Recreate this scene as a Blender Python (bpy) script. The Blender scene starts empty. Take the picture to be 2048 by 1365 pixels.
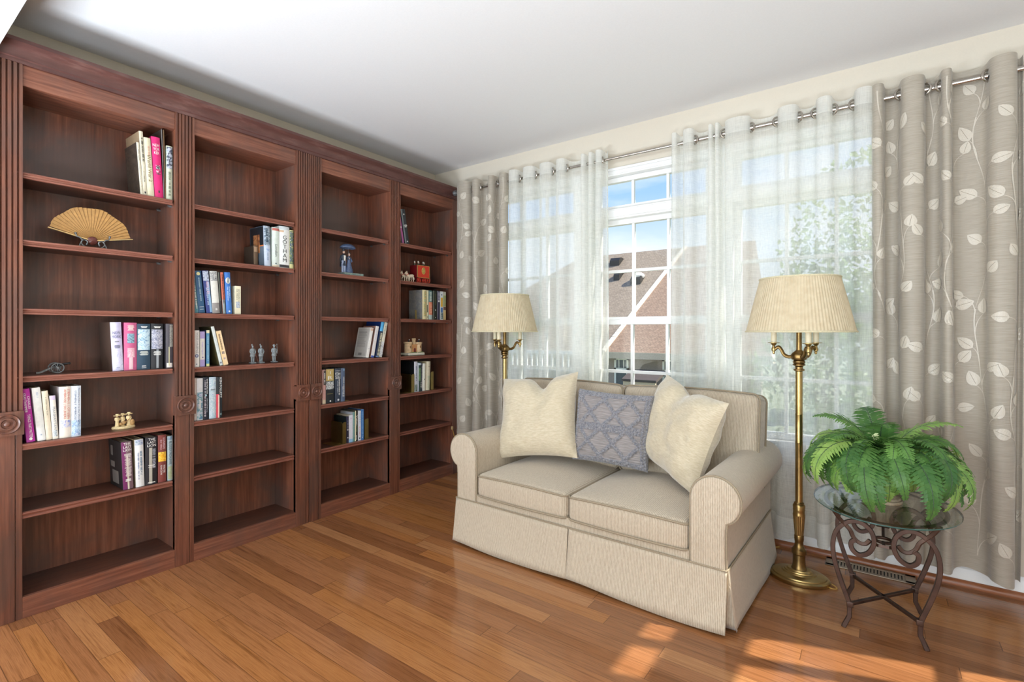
import bpy, math, random
from mathutils import Vector, Matrix, noise as mnoise
random.seed(7)
SC = bpy.context.scene
COL = SC.collection
PI = math.pi
R = math.radians

def S(r, g, b):
    def l(c):
        c /= 255.0
        return c / 12.92 if c <= .04045 else ((c + .055) / 1.055) ** 2.4
    return (l(r), l(g), l(b), 1.0)

def lerp(a, b, t): return a + (b - a) * t
def clamp(v, a, b): return max(a, min(b, v))

# ------------------------------------------------------------------ materials
class NT:
    def __init__(self, name):
        self.m = bpy.data.materials.new(name); self.m.use_nodes = True
        self.t = self.m.node_tree; self.n = self.t.nodes; self.n.clear()
        self.out = self.n.new('ShaderNodeOutputMaterial')
    def new(self, kind, **kw):
        nd = self.n.new(kind)
        for k, v in kw.items(): setattr(nd, k, v)
        return nd
    def link(self, a, b): self.t.links.new(a, b)
    def setv(self, nd, **kw):
        for k, v in kw.items(): nd.inputs[k.replace('_', ' ')].default_value = v
    def coords(self, scale=(1, 1, 1), kind='Object', rot=(0, 0, 0)):
        tc = self.new('ShaderNodeTexCoord'); mp = self.new('ShaderNodeMapping')
        mp.inputs['Scale'].default_value = scale; mp.inputs['Rotation'].default_value = rot
        self.link(tc.outputs[kind], mp.inputs['Vector']); return mp.outputs['Vector']
    def noise(self, vec, scale=5, detail=4, rough=.55, dist=0):
        nd = self.new('ShaderNodeTexNoise')
        nd.inputs['Scale'].default_value = scale; nd.inputs['Detail'].default_value = detail
        nd.inputs['Roughness'].default_value = rough; nd.inputs['Distortion'].default_value = dist
        if vec is not None: self.link(vec, nd.inputs['Vector'])
        return nd.outputs['Fac']
    def ramp(self, fac, stops, interp='LINEAR'):
        nd = self.new('ShaderNodeValToRGB'); cr = nd.color_ramp; cr.interpolation = interp
        while len(cr.elements) > 1: cr.elements.remove(cr.elements[-1])
        for i, (p, c) in enumerate(stops):
            e = cr.elements[0] if i == 0 else cr.elements.new(p)
            e.position = p; e.color = c
        self.link(fac, nd.inputs['Fac']); return nd.outputs['Color']
    def mix(self, fac, a, b, mode='MIX'):
        nd = self.new('ShaderNodeMix', data_type='RGBA', blend_type=mode)
        for i, v in ((0, fac), (6, a), (7, b)):
            if hasattr(v, 'default_value'): self.link(v, nd.inputs[i])
            else: nd.inputs[i].default_value = v
        return nd.outputs[2]
    def math(self, op, a, b=None, c=None):
        nd = self.new('ShaderNodeMath', operation=op)
        for i, v in enumerate((a, b, c)):
            if v is None: continue
            if hasattr(v, 'default_value'): self.link(v, nd.inputs[i])
            else: nd.inputs[i].default_value = v
        return nd.outputs[0]
    def bump(self, h, strength=.2, dist=.002):
        nd = self.new('ShaderNodeBump'); nd.inputs['Strength'].default_value = strength
        nd.inputs['Distance'].default_value = dist; self.link(h, nd.inputs['Height']); return nd.outputs['Normal']
    def principled(self, color, rough=.5, metal=0, normal=None, **kw):
        b = self.new('ShaderNodeBsdfPrincipled')
        if hasattr(color, 'default_value'): self.link(color, b.inputs['Base Color'])
        else: b.inputs['Base Color'].default_value = color
        if hasattr(rough, 'default_value'): self.link(rough, b.inputs['Roughness'])
        else: b.inputs['Roughness'].default_value = rough
        b.inputs['Metallic'].default_value = metal
        if normal is not None: self.link(normal, b.inputs['Normal'])
        for k, v in kw.items(): b.inputs[k.replace('_', ' ')].default_value = v
        return b
    def done(self, sh):
        self.link(sh.outputs[0], self.out.inputs['Surface']); return self.m

_mc = {}
def M(name, col, rough=.5, metal=0, var=.1, scale=40, bump=0, stretch=(1, 1, 1), **kw):
    """plain procedural material: one colour, broken up by noise"""
    if name in _mc: return _mc[name]
    t = NT(name); v = t.coords(stretch); f = t.noise(v, scale)
    a = tuple(clamp(c * (1 - var), 0, 1) for c in col[:3]) + (1,)
    b = tuple(clamp(c * (1 + var), 0, 1) for c in col[:3]) + (1,)
    c = t.ramp(f, [(.3, a), (.7, b)])
    nrm = t.bump(f, bump, .002) if bump else None
    _mc[name] = t.done(t.principled(c, rough, metal, nrm, **kw)); return _mc[name]

_cc = {}
def paper(col, rough=.45):
    """printed jacket colour given as an sRGB triple"""
    k = tuple(col)
    if k not in _cc: _cc[k] = M('jacket_%02x%02x%02x' % k, S(*col), rough, var=.06, scale=60)
    return _cc[k]

def picture(name, cols, scale=60):
    """patchy printed picture"""
    if name in _mc: return _mc[name]
    t = NT(name); v = t.coords(); f = t.noise(v, scale, 3, .6, .6)
    n = len(cols)
    c = t.ramp(f, [(.3 + .4 * i / max(1, n - 1), S(*q)) for i, q in enumerate(cols)])
    _mc[name] = t.done(t.principled(c, .4)); return _mc[name]

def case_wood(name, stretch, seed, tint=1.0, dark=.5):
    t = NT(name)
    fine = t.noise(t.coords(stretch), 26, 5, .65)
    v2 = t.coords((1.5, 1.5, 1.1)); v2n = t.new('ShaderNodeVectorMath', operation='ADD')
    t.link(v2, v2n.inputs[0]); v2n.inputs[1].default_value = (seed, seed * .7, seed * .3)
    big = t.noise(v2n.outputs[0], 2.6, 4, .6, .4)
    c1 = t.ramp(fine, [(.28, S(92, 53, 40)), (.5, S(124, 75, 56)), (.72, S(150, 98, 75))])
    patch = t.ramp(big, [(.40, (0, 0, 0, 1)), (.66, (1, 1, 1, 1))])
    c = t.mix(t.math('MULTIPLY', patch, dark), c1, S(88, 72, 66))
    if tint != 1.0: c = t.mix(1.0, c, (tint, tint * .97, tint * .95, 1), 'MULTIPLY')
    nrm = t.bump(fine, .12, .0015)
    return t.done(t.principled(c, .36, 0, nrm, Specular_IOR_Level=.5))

WOOD_V = case_wood('cherry_stained_wood_upright', (3, 3, .12), 0, tint=.82, dark=.6)
WOOD_H = case_wood('cherry_stained_wood_level', (3, .12, 3), 3, dark=.45)
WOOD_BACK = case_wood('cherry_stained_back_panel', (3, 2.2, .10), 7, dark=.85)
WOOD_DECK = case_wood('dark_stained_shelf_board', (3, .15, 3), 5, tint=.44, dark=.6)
def _edge():
    t = NT('shelf_edge_wood'); f = t.noise(t.coords((3, .2, 3)), 30, 4)
    c = t.ramp(f, [(.3, S(116, 68, 54)), (.7, S(148, 96, 80))])
    return t.done(t.principled(c, .3, 0, None, Specular_IOR_Level=.55))
WOOD_EDGE = _edge()
def _crown():
    t = NT('crown_wood'); f = t.noise(t.coords((2, .5, 2)), 14, 5, .6)
    c = t.ramp(f, [(.25, S(74, 45, 41)), (.55, S(92, 59, 53)), (.8, S(122, 90, 82))])
    return t.done(t.principled(c, .38))
WOOD_CROWN = _crown()

def _floor():
    t = NT('oak_strip_floor')
    tc = t.new('ShaderNodeTexCoord'); sx = t.new('ShaderNodeSeparateXYZ'); t.link(tc.outputs['Object'], sx.inputs[0])
    W = .0762
    row = t.math('FLOOR', t.math('DIVIDE', sx.outputs['Y'], W))
    wn = t.new('ShaderNodeTexWhiteNoise', noise_dimensions='1D'); t.link(row, wn.inputs['W'])
    xo = t.math('ADD', sx.outputs['X'], t.math('MULTIPLY', wn.outputs['Value'], 7.3))
    Lb = 1.15
    seg = t.math('FLOOR', t.math('DIVIDE', xo, Lb))
    cv = t.new('ShaderNodeCombineXYZ'); t.link(row, cv.inputs[0]); t.link(seg, cv.inputs[1])
    w2 = t.new('ShaderNodeTexWhiteNoise', noise_dimensions='2D'); t.link(cv.outputs[0], w2.inputs['Vector'])
    tone = t.ramp(w2.outputs['Value'], [(0, S(136, 88, 54)), (.25, S(152, 101, 64)), (.5, S(162, 109, 70)), (.75, S(170, 113, 64)), (1, S(178, 126, 84))])
    # grain, shifted board by board
    gv = t.new('ShaderNodeCombineXYZ')
    t.link(t.math('MULTIPLY', xo, 1.0), gv.inputs[0]); t.link(t.math('MULTIPLY', sx.outputs['Y'], 34), gv.inputs[1])
    t.link(t.math('MULTIPLY', w2.outputs['Value'], 40), gv.inputs[2])
    g1 = t.noise(gv.outputs[0], 2.4, 6, .62, .7)
    gr = t.ramp(g1, [(.30, (.60, .55, .50, 1)), (.44, (.86, .84, .82, 1)), (.52, (1, 1, 1, 1)), (.62, (.88, .86, .84, 1)), (.75, (1.04, 1.03, 1.0, 1))])
    gv2 = t.new('ShaderNodeCombineXYZ')
    t.link(t.math('MULTIPLY', xo, 7), gv2.inputs[0]); t.link(t.math('MULTIPLY', sx.outputs['Y'], 420), gv2.inputs[1])
    g2 = t.noise(gv2.outputs[0], 1.2, 3, .6)
    pores = t.ramp(g2, [(.3, (.70, .66, .62, 1)), (.52, (1, 1, 1, 1))])
    c = t.mix(1, t.mix(1, tone, gr, 'MULTIPLY'), pores, 'MULTIPLY')
    fy = t.math('FRACT', t.math('DIVIDE', sx.outputs['Y'], W)); fx = t.math('FRACT', t.math('DIVIDE', xo, Lb))
    def edge(f, w):
        d = t.math('MINIMUM', f, t.math('SUBTRACT', 1.0, f)); return t.math('LESS_THAN', d, w)
    gap = t.math('MAXIMUM', edge(fy, .012), edge(fx, .0012))
    c = t.mix(t.math('MULTIPLY', gap, .6), c, S(52, 28, 16))
    rn = t.noise(t.coords((1, 1, 1)), 6, 2)
    rough = t.math('ADD', .08, t.math('MULTIPLY', rn, .12))
    h = t.math('SUBTRACT', t.math('MULTIPLY', g2, .25), gap)
    b = t.principled(c, rough, 0, t.bump(h, .10, .0012), Specular_IOR_Level=.6)
    return t.done(b)
FLOOR_M = _floor()

def paint(name, col, rough=.6, amp=.03):
    t = NT(name); f = t.noise(t.coords(), 120, 3)
    a = tuple(c * (1 - amp) for c in col[:3]) + (1,)
    c = t.ramp(f, [(.3, a), (.7, col)])
    return t.done(t.principled(c, rough, 0, t.bump(f, .03, .001)))
WALL_M = paint('cream_wall_paint', S(212, 203, 186))
CEIL_M = paint('white_ceiling_paint', S(224, 223, 222), .8)
TRIM_M = paint('white_trim_paint', S(232, 232, 230), .35, .02)
SHOE_M = M('oak_shoe_wood', S(142, 84, 48), .3, stretch=(.2, 3, 3), scale=30, var=.2)

def fabric(name, ax, period=.0072, base=(200, 187, 166), dark=(168, 153, 132)):
    """ribbed woven upholstery, ribs counted along object axis ax"""
    t = NT(name); tc = t.new('ShaderNodeTexCoord'); sx = t.new('ShaderNodeSeparateXYZ'); t.link(tc.outputs['Object'], sx.inputs[0])
    fr = t.math('SINE', t.math('MULTIPLY', sx.outputs[ax], 2 * PI / period))
    sc = [60, 60, 60]; sc[ax] = 260
    brk = t.noise(t.coords(tuple(sc)), 1.0, 3, .6)
    h = t.math('ADD', t.math('MULTIPLY', fr, .30), t.math('ADD', t.math('MULTIPLY', t.math('SUBTRACT', brk, .5), 1.2), .5))
    c = t.ramp(h, [(.2, S(*dark)), (.75, S(*base))])
    return t.done(t.principled(c, .85, 0, t.bump(h, .35, .002), Sheen_Weight=.25))
FAB_X = fabric('sofa_rib_fabric_across', 0)
FAB_Y = fabric('sofa_rib_fabric_along', 1)
PIPE_M = M('sofa_piping', S(150, 136, 114), .8, scale=300, var=.18)

def velvet():
    t = NT('cream_chenille'); f = t.noise(t.coords((40, 40, 190)), 1.0, 4, .6); g = t.noise(t.coords(), 6, 3)
    c = t.ramp(f, [(.25, S(178, 163, 134)), (.75, S(214, 203, 180))])
    c = t.mix(t.math('MULTIPLY', g, .5), c, S(190, 176, 144))
    return t.done(t.principled(c, .7, 0, t.bump(f, .3, .002), Sheen_Weight=.6))
VELVET = velvet()
def bobble():
    t = NT('grey_bobble_knit'); f = t.noise(t.coords(), 140, 3, .6)
    c = t.ramp(f, [(.25, S(92, 94, 104)), (.5, S(128, 128, 134)), (.75, S(166, 162, 158))])
    return t.done(t.principled(c, .9, 0, t.bump(f, .5, .003), Sheen_Weight=.3))
BOBBLE = bobble()
YARN = M('beige_grey_yarn', S(142, 136, 134), .9, stretch=(8, 8, 120), scale=2.0, var=.3)

BRASS = M('antique_brass', S(176, 150, 98), .3, 1.0, .14, 20)
BRASS_D = M('aged_dark_brass', S(138, 112, 70), .34, 1.0, .25, 25)
BRASS_S = M('satin_brass_plate', S(196, 178, 116), .3, 1.0, .06, 30)
STEEL = M('brushed_nickel', S(186, 180, 172), .26, 1.0, .08, 60)
IRON = M('bronzed_iron', S(74, 55, 46), .40, .65, .3, 22, .15)
PEWTER = M('grey_pewter', S(128, 130, 130), .42, .7, .3, 120)
DARKMET = M('dark_metal', S(60, 58, 58), .4, .8, .25, 60)
CANDLE = M('cream_candle_sleeve', S(232, 222, 190), .5, scale=20, var=.04)

def shade_mat():
    t = NT('pleated_silk_shade'); tc = t.coords((1, 1, 1)); f = t.noise(tc, 30, 3)
    c = t.ramp(f, [(.3, S(222, 207, 176)), (.7, S(234, 222, 194))])
    d = t.new('ShaderNodeBsdfDiffuse'); t.link(c, d.inputs['Color'])
    tr = t.new('ShaderNodeBsdfTranslucent'); t.link(c, tr.inputs['Color'])
    mx = t.new('ShaderNodeMixShader'); mx.inputs[0].default_value = .35
    t.link(d.outputs[0], mx.inputs[1]); t.link(tr.outputs[0], mx.inputs[2]); return t.done(mx)
SHADE = shade_mat()
SHADE_TRIM = M('shade_braid', S(206, 196, 164), .8, scale=200, var=.15)

def sheer(name, clear):
    t = NT(name)
    h = t.noise(t.coords((14, 14, 420)), 1.0, 3, .7); v = t.noise(t.coords((420, 420, 14)), 1.0, 3, .7)
    w = t.math('ADD', t.math('MULTIPLY', h, .5), t.math('MULTIPLY', v, .5))
    fac = t.math('ADD', clear, t.math('MULTIPLY', t.math('SUBTRACT', w, .5), 1.1))
    fac.node.use_clamp = True
    tp = t.new('ShaderNodeBsdfTransparent')
    d = t.new('ShaderNodeBsdfDiffuse'); d.inputs['Color'].default_value = S(246, 245, 238)
    tl = t.new('ShaderNodeBsdfTranslucent'); tl.inputs['Color'].default_value = S(246, 247, 243)
    m1 = t.new('ShaderNodeMixShader'); m1.inputs[0].default_value = .55
    t.link(d.outputs[0], m1.inputs[1]); t.link(tl.outputs[0], m1.inputs[2])
    m2 = t.new('ShaderNodeMixShader'); t.link(fac, m2.inputs[0])
    t.link(m1.outputs[0], m2.inputs[1]); t.link(tp.outputs[0], m2.inputs[2]); return t.done(m2)
SHEER = sheer('white_slub_sheer', .31)
SHEER_HEAD = sheer('white_slub_sheer_hem', .05)

def drape():
    t = NT('taupe_slub_drape'); f = t.noise(t.coords((16, 16, 330)), 1.0, 3, .6)
    c = t.ramp(f, [(.25, S(160, 150, 134)), (.75, S(184, 175, 160))])
    d = t.principled(c, .55, 0, t.bump(f, .2, .001), Sheen_Weight=.3)
    tl = t.new('ShaderNodeBsdfTranslucent'); t.link(c, tl.inputs['Color'])
    mx = t.new('ShaderNodeMixShader'); mx.inputs[0].default_value = .12
    t.link(d.outputs[0], mx.inputs[1]); t.link(tl.outputs[0], mx.inputs[2]); return t.done(mx)
DRAPE = drape()
EMBR = M('ivory_embroidery', S(200, 192, 177), .4, stretch=(1, 1, 3), scale=260, var=.1)

def glass(name, tint, refl=.06):
    t = NT(name); lw = t.new('ShaderNodeLayerWeight'); lw.inputs['Blend'].default_value = .5
    tp = t.new('ShaderNodeBsdfTransparent'); tp.inputs['Color'].default_value = tint
    gl = t.new('ShaderNodeBsdfGlossy'); gl.inputs['Roughness'].default_value = .02
    f = t.math('MULTIPLY', t.math('ADD', .04, t.math('POWER', lw.outputs['Facing'], 4.0)), refl); mx = t.new('ShaderNodeMixShader')
    t.link(f, mx.inputs[0]); t.link(tp.outputs[0], mx.inputs[1]); t.link(gl.outputs[0], mx.inputs[2]); return t.done(mx)
PANE = glass('window_glass', (.97, .985, .98, 1), .5)
TABLE_GLASS = glass('table_glass', (.90, .95, .93, 1), 1.0)
GLASS_EDGE = M('green_glass_edge', S(58, 92, 88), .1, 0, .1, 10)

def leaf_mat(name, a, b, c):
    t = NT(name); oi = t.new('ShaderNodeObjectInfo'); f = t.noise(t.coords(), 25, 3)
    x = t.math('ADD', t.math('MULTIPLY', oi.outputs['Random'], .6), t.math('MULTIPLY', f, .4))
    col = t.ramp(x, [(.2, S(*a)), (.5, S(*b)), (.85, S(*c))])
    d = t.principled(col, .42, 0, None, Specular_IOR_Level=.4)
    tl = t.new('ShaderNodeBsdfTranslucent'); t.link(col, tl.inputs['Color'])
    mx = t.new('ShaderNodeMixShader'); mx.inputs[0].default_value = .3
    t.link(d.outputs[0], mx.inputs[1]); t.link(tl.outputs[0], mx.inputs[2]); return t.done(mx)
FERN = leaf_mat('fern_leaf', (72, 116, 60), (114, 160, 78), (170, 204, 108))
FERN_STEM = M('fern_stem', S(52, 74, 52), .5)
SPRIG = M('pale_sprig', S(206, 214, 160), .5)
TREE_LEAF = leaf_mat('tree_leaf', (70, 108, 54), (112, 148, 74), (168, 190, 112))

# ------------------------------------------------------------------ mesh builder
class MB:
    def __init__(self): self.v = []; self.f = []; self.mi = []
    def add(self, vs, fs, m=0):
        o = len(self.v); self.v += [tuple(p) for p in vs]
        for q in fs: self.f.append(tuple(i + o for i in q)); self.mi.append(m)
        return self
    def box(self, x0, x1, y0, y1, z0, z1, m=0):
        if x0 > x1: x0, x1 = x1, x0
        if y0 > y1: y0, y1 = y1, y0
        if z0 > z1: z0, z1 = z1, z0
        v = [(x0, y0, z0), (x1, y0, z0), (x1, y1, z0), (x0, y1, z0), (x0, y0, z1), (x1, y0, z1), (x1, y1, z1), (x0, y1, z1)]
        return self.add(v, [(0, 3, 2, 1), (4, 5, 6, 7), (0, 1, 5, 4), (1, 2, 6, 5), (2, 3, 7, 6), (3, 0, 4, 7)], m)
    def prism(self, poly, a0, a1, axis='y', m=0, mp=None):
        """extrude a 2-D outline; poly holds the two other axes in xyz order"""
        if mp is None:
            mp = {'x': lambda p, a: (a, p[0], p[1]), 'y': lambda p, a: (p[0], a, p[1]), 'z': lambda p, a: (p[0], p[1], a)}[axis]
        n = len(poly); v = [mp(p, a0) for p in poly] + [mp(p, a1) for p in poly]
        fs = [(i, (i + 1) % n, n + (i + 1) % n, n + i) for i in range(n)]
        fs += [tuple(range(n - 1, -1, -1)), tuple(range(n, 2 * n))]
        return self.add(v, fs, m)
    def tube(self, path, r, n=8, cap=True, closed=False, m=0, sq=None):
        """sweep; r a number or list; sq=(a,b) makes a rectangular bar a x b"""
        P = [Vector(p) for p in path]; L = len(P)
        rr = r if isinstance(r, (list, tuple)) else [r] * L
        T = []
        for i in range(L):
            a = P[i - 1] if (i > 0 or closed) else P[i]; b = P[(i + 1) % L] if (i < L - 1 or closed) else P[i]
            d = b - a; T.append(d.normalized() if d.length > 1e-9 else Vector((0, 0, 1)))
        up = Vector((0, 0, 1)) if abs(T[0].z) < .9 else Vector((1, 0, 0))
        N = (up - T[0] * up.dot(T[0])).normalized(); rings = []
        for i in range(L):
            if i > 0:
                N = N - T[i] * N.dot(T[i]); N = N.normalized() if N.length > 1e-6 else Vector((1, 0, 0))
            B = T[i].cross(N); ring = []
            if sq:
                for a, b in ((-1, -1), (1, -1), (1, 1), (-1, 1)):
                    ring.append(P[i] + N * (a * sq[0] / 2) + B * (b * sq[1] / 2))
            else:
                for k in range(n):
                    t = 2 * PI * k / n; ring.append(P[i] + N * (math.cos(t) * rr[i]) + B * (math.sin(t) * rr[i]))
            rings.append(ring)
        k = 4 if sq else n; v = [p for q in rings for p in q]; fs = []
        for i in range(L - (0 if closed else 1)):
            j = (i + 1) % L
            for a in range(k): b = (a + 1) % k; fs.append((i * k + a, i * k + b, j * k + b, j * k + a))
        if cap and not closed: fs += [tuple(range(k - 1, -1, -1)), tuple(range((L - 1) * k, L * k))]
        return self.add(v, fs, m)
    def lathe(self, prof, n=24, c=(0, 0, 0), sx=1, sy=1, m=0, rfun=None):
        v = []; L = len(prof)
        for r, z in prof:
            for k in range(n):
                t = 2 * PI * k / n; q = r * (rfun(t, z) if rfun else 1)
                v.append((c[0] + q * math.cos(t) * sx, c[1] + q * math.sin(t) * sy, c[2] + z))
        fs = []
        for i in range(L - 1):
            for k in range(n): a = i * n + k; b = i * n + (k + 1) % n; fs.append((a, b, b + n, a + n))
        if prof[0][0] > 1e-6: fs.append(tuple(range(n - 1, -1, -1)))
        if prof[-1][0] > 1e-6: fs.append(tuple(range((L - 1) * n, L * n)))
        return self.add(v, fs, m)
    def ball(self, c, r, n=12, s=(1, 1, 1), m=0):
        k = max(4, n // 2)
        pr = [(max(1e-7, r * math.sin(PI * i / k)), -r * math.cos(PI * i / k)) for i in range(k + 1)]
        o = len(self.v); self.lathe(pr, n, (0, 0, 0), m=m)
        for i in range(o, len(self.v)):
            x, y, z = self.v[i]; self.v[i] = (c[0] + x * s[0], c[1] + y * s[1], c[2] + z * s[2])
        return self
    def grid(self, fn, nu, nv, m=0, flip=False):
        v = [fn(i / nu, j / nv) for j in range(nv + 1) for i in range(nu + 1)]; w = nu + 1
        fs = [(j * w + i, j * w + i + 1, (j + 1) * w + i + 1, (j + 1) * w + i) for j in range(nv) for i in range(nu)]
        if flip: fs = [q[::-1] for q in fs]
        return self.add(v, fs, m)
    def torus(self, c, Rr, r, axis='y', n=20, k=8, m=0, nrm=None):
        c = Vector(c)
        ax = Vector(nrm).normalized() if nrm is not None else {'x': Vector((1, 0, 0)), 'y': Vector((0, 1, 0)), 'z': Vector((0, 0, 1))}[axis]
        u = ax.cross(Vector((0, 0, 1))); u = u.normalized() if u.length > 1e-4 else Vector((1, 0, 0)); w = ax.cross(u)
        v = []
        for i in range(n):
            t = 2 * PI * i / n; d = u * math.cos(t) + w * math.sin(t)
            for j in range(k):
                s = 2 * PI * j / k; v.append(c + d * (Rr + r * math.cos(s)) + ax * (r * math.sin(s)))
        fs = [(i * k + j, ((i + 1) % n) * k + j, ((i + 1) % n) * k + (j + 1) % k, i * k + (j + 1) % k) for i in range(n) for j in range(k)]
        return self.add(v, fs, m)
    def rbox(self, c, h, r, n=(8, 8, 6), fn=None, m=0):
        """rounded box, c centre, h half sizes, r edge radius, fn reshapes a point (local, unit coords)"""
        r = min(r, min(h) * .999)
        def axis(hh, k):
            a = [-hh, -hh + r * .3, -hh + r * .65, -hh + r]; a += [lerp(-hh + r, hh - r, (i + 1) / k) for i in range(k)]
            a += [hh - r * .65, hh - r * .3, hh]; return a
        A = [axis(h[i], n[i]) for i in range(3)]; idx = {}; vs = []; fs = []
        def vert(p):
            q = tuple(round(t, 6) for t in p)
            if q in idx: return idx[q]
            inn = [clamp(p[i], -h[i] + r, h[i] - r) for i in range(3)]
            d = Vector([p[i] - inn[i] for i in range(3)])
            w = Vector(inn) + (d.normalized() * r if d.length > 1e-9 else d)
            if fn: w = Vector(fn(w, (w.x / h[0], w.y / h[1], w.z / h[2])))
            idx[q] = len(vs); vs.append((c[0] + w.x, c[1] + w.y, c[2] + w.z)); return idx[q]
        for ax in range(3):
            a, b = (ax + 1) % 3, (ax + 2) % 3
            for sgn in (-1, 1):
                for i in range(len(A[a]) - 1):
                    for j in range(len(A[b]) - 1):
                        q = []
                        for ii, jj in ((i, j), (i + 1, j), (i + 1, j + 1), (i, j + 1)):
                            p = [0, 0, 0]; p[ax] = sgn * h[ax]; p[a] = A[a][ii]; p[b] = A[b][jj]; q.append(vert(p))
                        if sgn < 0: q.reverse()
                        if len(set(q)) >= 3: fs.append(tuple(dict.fromkeys(q)))
        return self.add(vs, fs, m)
    def xf(self, mat, start=0):
        for i in range(start, len(self.v)): self.v[i] = tuple(mat @ Vector(self.v[i]))
        return self
    def build(self, name, mat, parent=None, smooth=35, bevel=0, local=False, label=None):
        me = bpy.data.meshes.new(name)
        off = Vector((0, 0, 0))
        if parent is not None and not local: off = wloc(parent)
        me.from_pydata([(p[0] - off.x, p[1] - off.y, p[2] - off.z) for p in self.v], [], self.f)
        for k in (mat if isinstance(mat, (list, tuple)) else [mat]): me.materials.append(k)
        if any(self.mi): me.polygons.foreach_set('material_index', self.mi)
        if smooth:
            me.polygons.foreach_set('use_smooth', [True] * len(me.polygons)); me.update()
            try: me.set_sharp_from_angle(angle=R(smooth))
            except Exception: pass
        me.update()
        o = bpy.data.objects.new(name, me); COL.objects.link(o)
        if parent is not None: o.parent = parent
        if bevel:
            b = o.modifiers.new('soft_edges', 'BEVEL'); b.width = bevel; b.segments = 2; b.limit_method = 'ANGLE'; b.angle_limit = R(50)
        if label: o['label'] = label
        return o

def wloc(o):
    v = Vector((0, 0, 0))
    while o is not None: v += o.location; o = o.parent
    return v
def tag(o, label, cat, group=None, kind=None):
    o['label'] = label; o['category'] = cat
    if group: o['group'] = group
    if kind: o['kind'] = kind
    return o
def thing(name, label, cat, loc=(0, 0, 0), group=None):
    o = bpy.data.objects.new(name, None); COL.objects.link(o); o.empty_display_size = .05
    o.location = loc; return tag(o, label, cat, group)
def struct(name, mb, mat, parent=None, **kw):
    o = mb.build(name, mat, parent, **kw)
    if parent is None: o['kind'] = 'structure'
    return o
def arc(cx, cz, r, a0, a1, n):
    return [(cx + r * math.cos(R(lerp(a0, a1, i / n))), cz + r * math.sin(R(lerp(a0, a1, i / n)))) for i in range(n + 1)]
def smoothpath(pts, k=6):
    """Catmull-Rom through the points"""
    P = [Vector(p) for p in pts]; out = []
    for i in range(len(P) - 1):
        a = P[max(0, i - 1)]; b = P[i]; c = P[i + 1]; d = P[min(len(P) - 1, i + 2)]
        for j in range(k):
            t = j / k
            out.append(.5 * ((2 * b) + (c - a) * t + (2 * a - 5 * b + 4 * c - d) * t * t + (3 * b - a - 3 * c + d) * t ** 3))
    out.append(P[-1]); return out

def text_verts(s, spacing=1.0, line=.8):
    cu = bpy.data.curves.new('lettering', 'FONT'); cu.body = s; cu.align_x = 'CENTER'; cu.align_y = 'CENTER'
    cu.resolution_u = 2; cu.space_line = line; cu.space_character = spacing
    ob = bpy.data.objects.new('lettering', cu); COL.objects.link(ob)
    dg = bpy.context.evaluated_depsgraph_get(); dg.update()
    me = bpy.data.meshes.new_from_object(ob.evaluated_get(dg))
    v = [tuple(q.co) for q in me.vertices]; f = [tuple(p.vertices) for p in me.polygons]
    bpy.data.objects.remove(ob); bpy.data.curves.remove(cu); bpy.data.meshes.remove(me)
    if not v: return [], []
    x0 = min(p[0] for p in v); x1 = max(p[0] for p in v); y0 = min(p[1] for p in v); y1 = max(p[1] for p in v)
    w = max(1e-6, x1 - x0); h = max(1e-6, y1 - y0)
    return [((p[0] - (x0 + x1) / 2) / w, (p[1] - (y0 + y1) / 2) / h) for p in v], f
# ------------------------------------------------------------------ camera
cam_d = bpy.data.cameras.new('camera'); cam = bpy.data.objects.new('camera', cam_d); COL.objects.link(cam)
cam_d.sensor_width = 36; cam_d.sensor_fit = 'HORIZONTAL'; cam_d.lens = 36 * 1000 / 2048; cam_d.shift_y = -18.5 / 2048
cam_d.clip_start = .02; cam_d.clip_end = 300
cam.location = (3.34, -3.362, 1.27); cam.rotation_euler = (R(90), 0, math.atan2(728, 1000)); SC.camera = cam

# ------------------------------------------------------------------ room shell
H = 2.74; XR = 4.8; YB = -8.0
struct('floor', MB().box(-.15, XR + .15, YB - .15, .14, -.1, 0), FLOOR_M, smooth=0)
struct('ceiling', MB().box(-.15, XR + .15, YB - .15, .14, H, H + .12), CEIL_M, smooth=0)
struct('wall_left', MB().box(-.15, 0, YB - .15, .14, 0, H), WALL_M, smooth=0)
WX0, WX1, WZ0, WZ1 = .64, 3.47, .58, 2.43
w = MB().box(0, WX0, 0, .14, 0, H).box(WX1, XR, 0, .14, 0, H).box(WX0, WX1, 0, .14, 0, WZ0).box(WX0, WX1, 0, .14, WZ1, H)
struct('wall_far', w, WALL_M, smooth=0)
SY0, SY1, SZ0, SZ1 = -1.40, -.25, .45, 2.60
w = MB().box(XR, XR + .15, SY1, .14, 0, H).box(XR, XR + .15, YB - .15, SY0, 0, H).box(XR, XR + .15, SY0, SY1, 0, SZ0).box(XR, XR + .15, SY0, SY1, SZ1, H)
struct('wall_right', w, WALL_M, smooth=0)
RW = [(.7, 2.1), (2.7, 4.1)]
w = MB().box(0, .7, YB - .15, YB, 0, H).box(2.1, 2.7, YB - .15, YB, 0, H).box(4.1, XR, YB - .15, YB, 0, H)
for a, b in RW: w.box(a, b, YB - .15, YB, 0, .5); w.box(a, b, YB - .15, YB, 2.3, H)
struct('wall_back', w, WALL_M, smooth=0)
# dropped header of the wide opening the photo is taken through
struct('wall_near', MB().box(0, XR, -3.10, -2.953, 2.415, H), CEIL_M, smooth=0)

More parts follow.
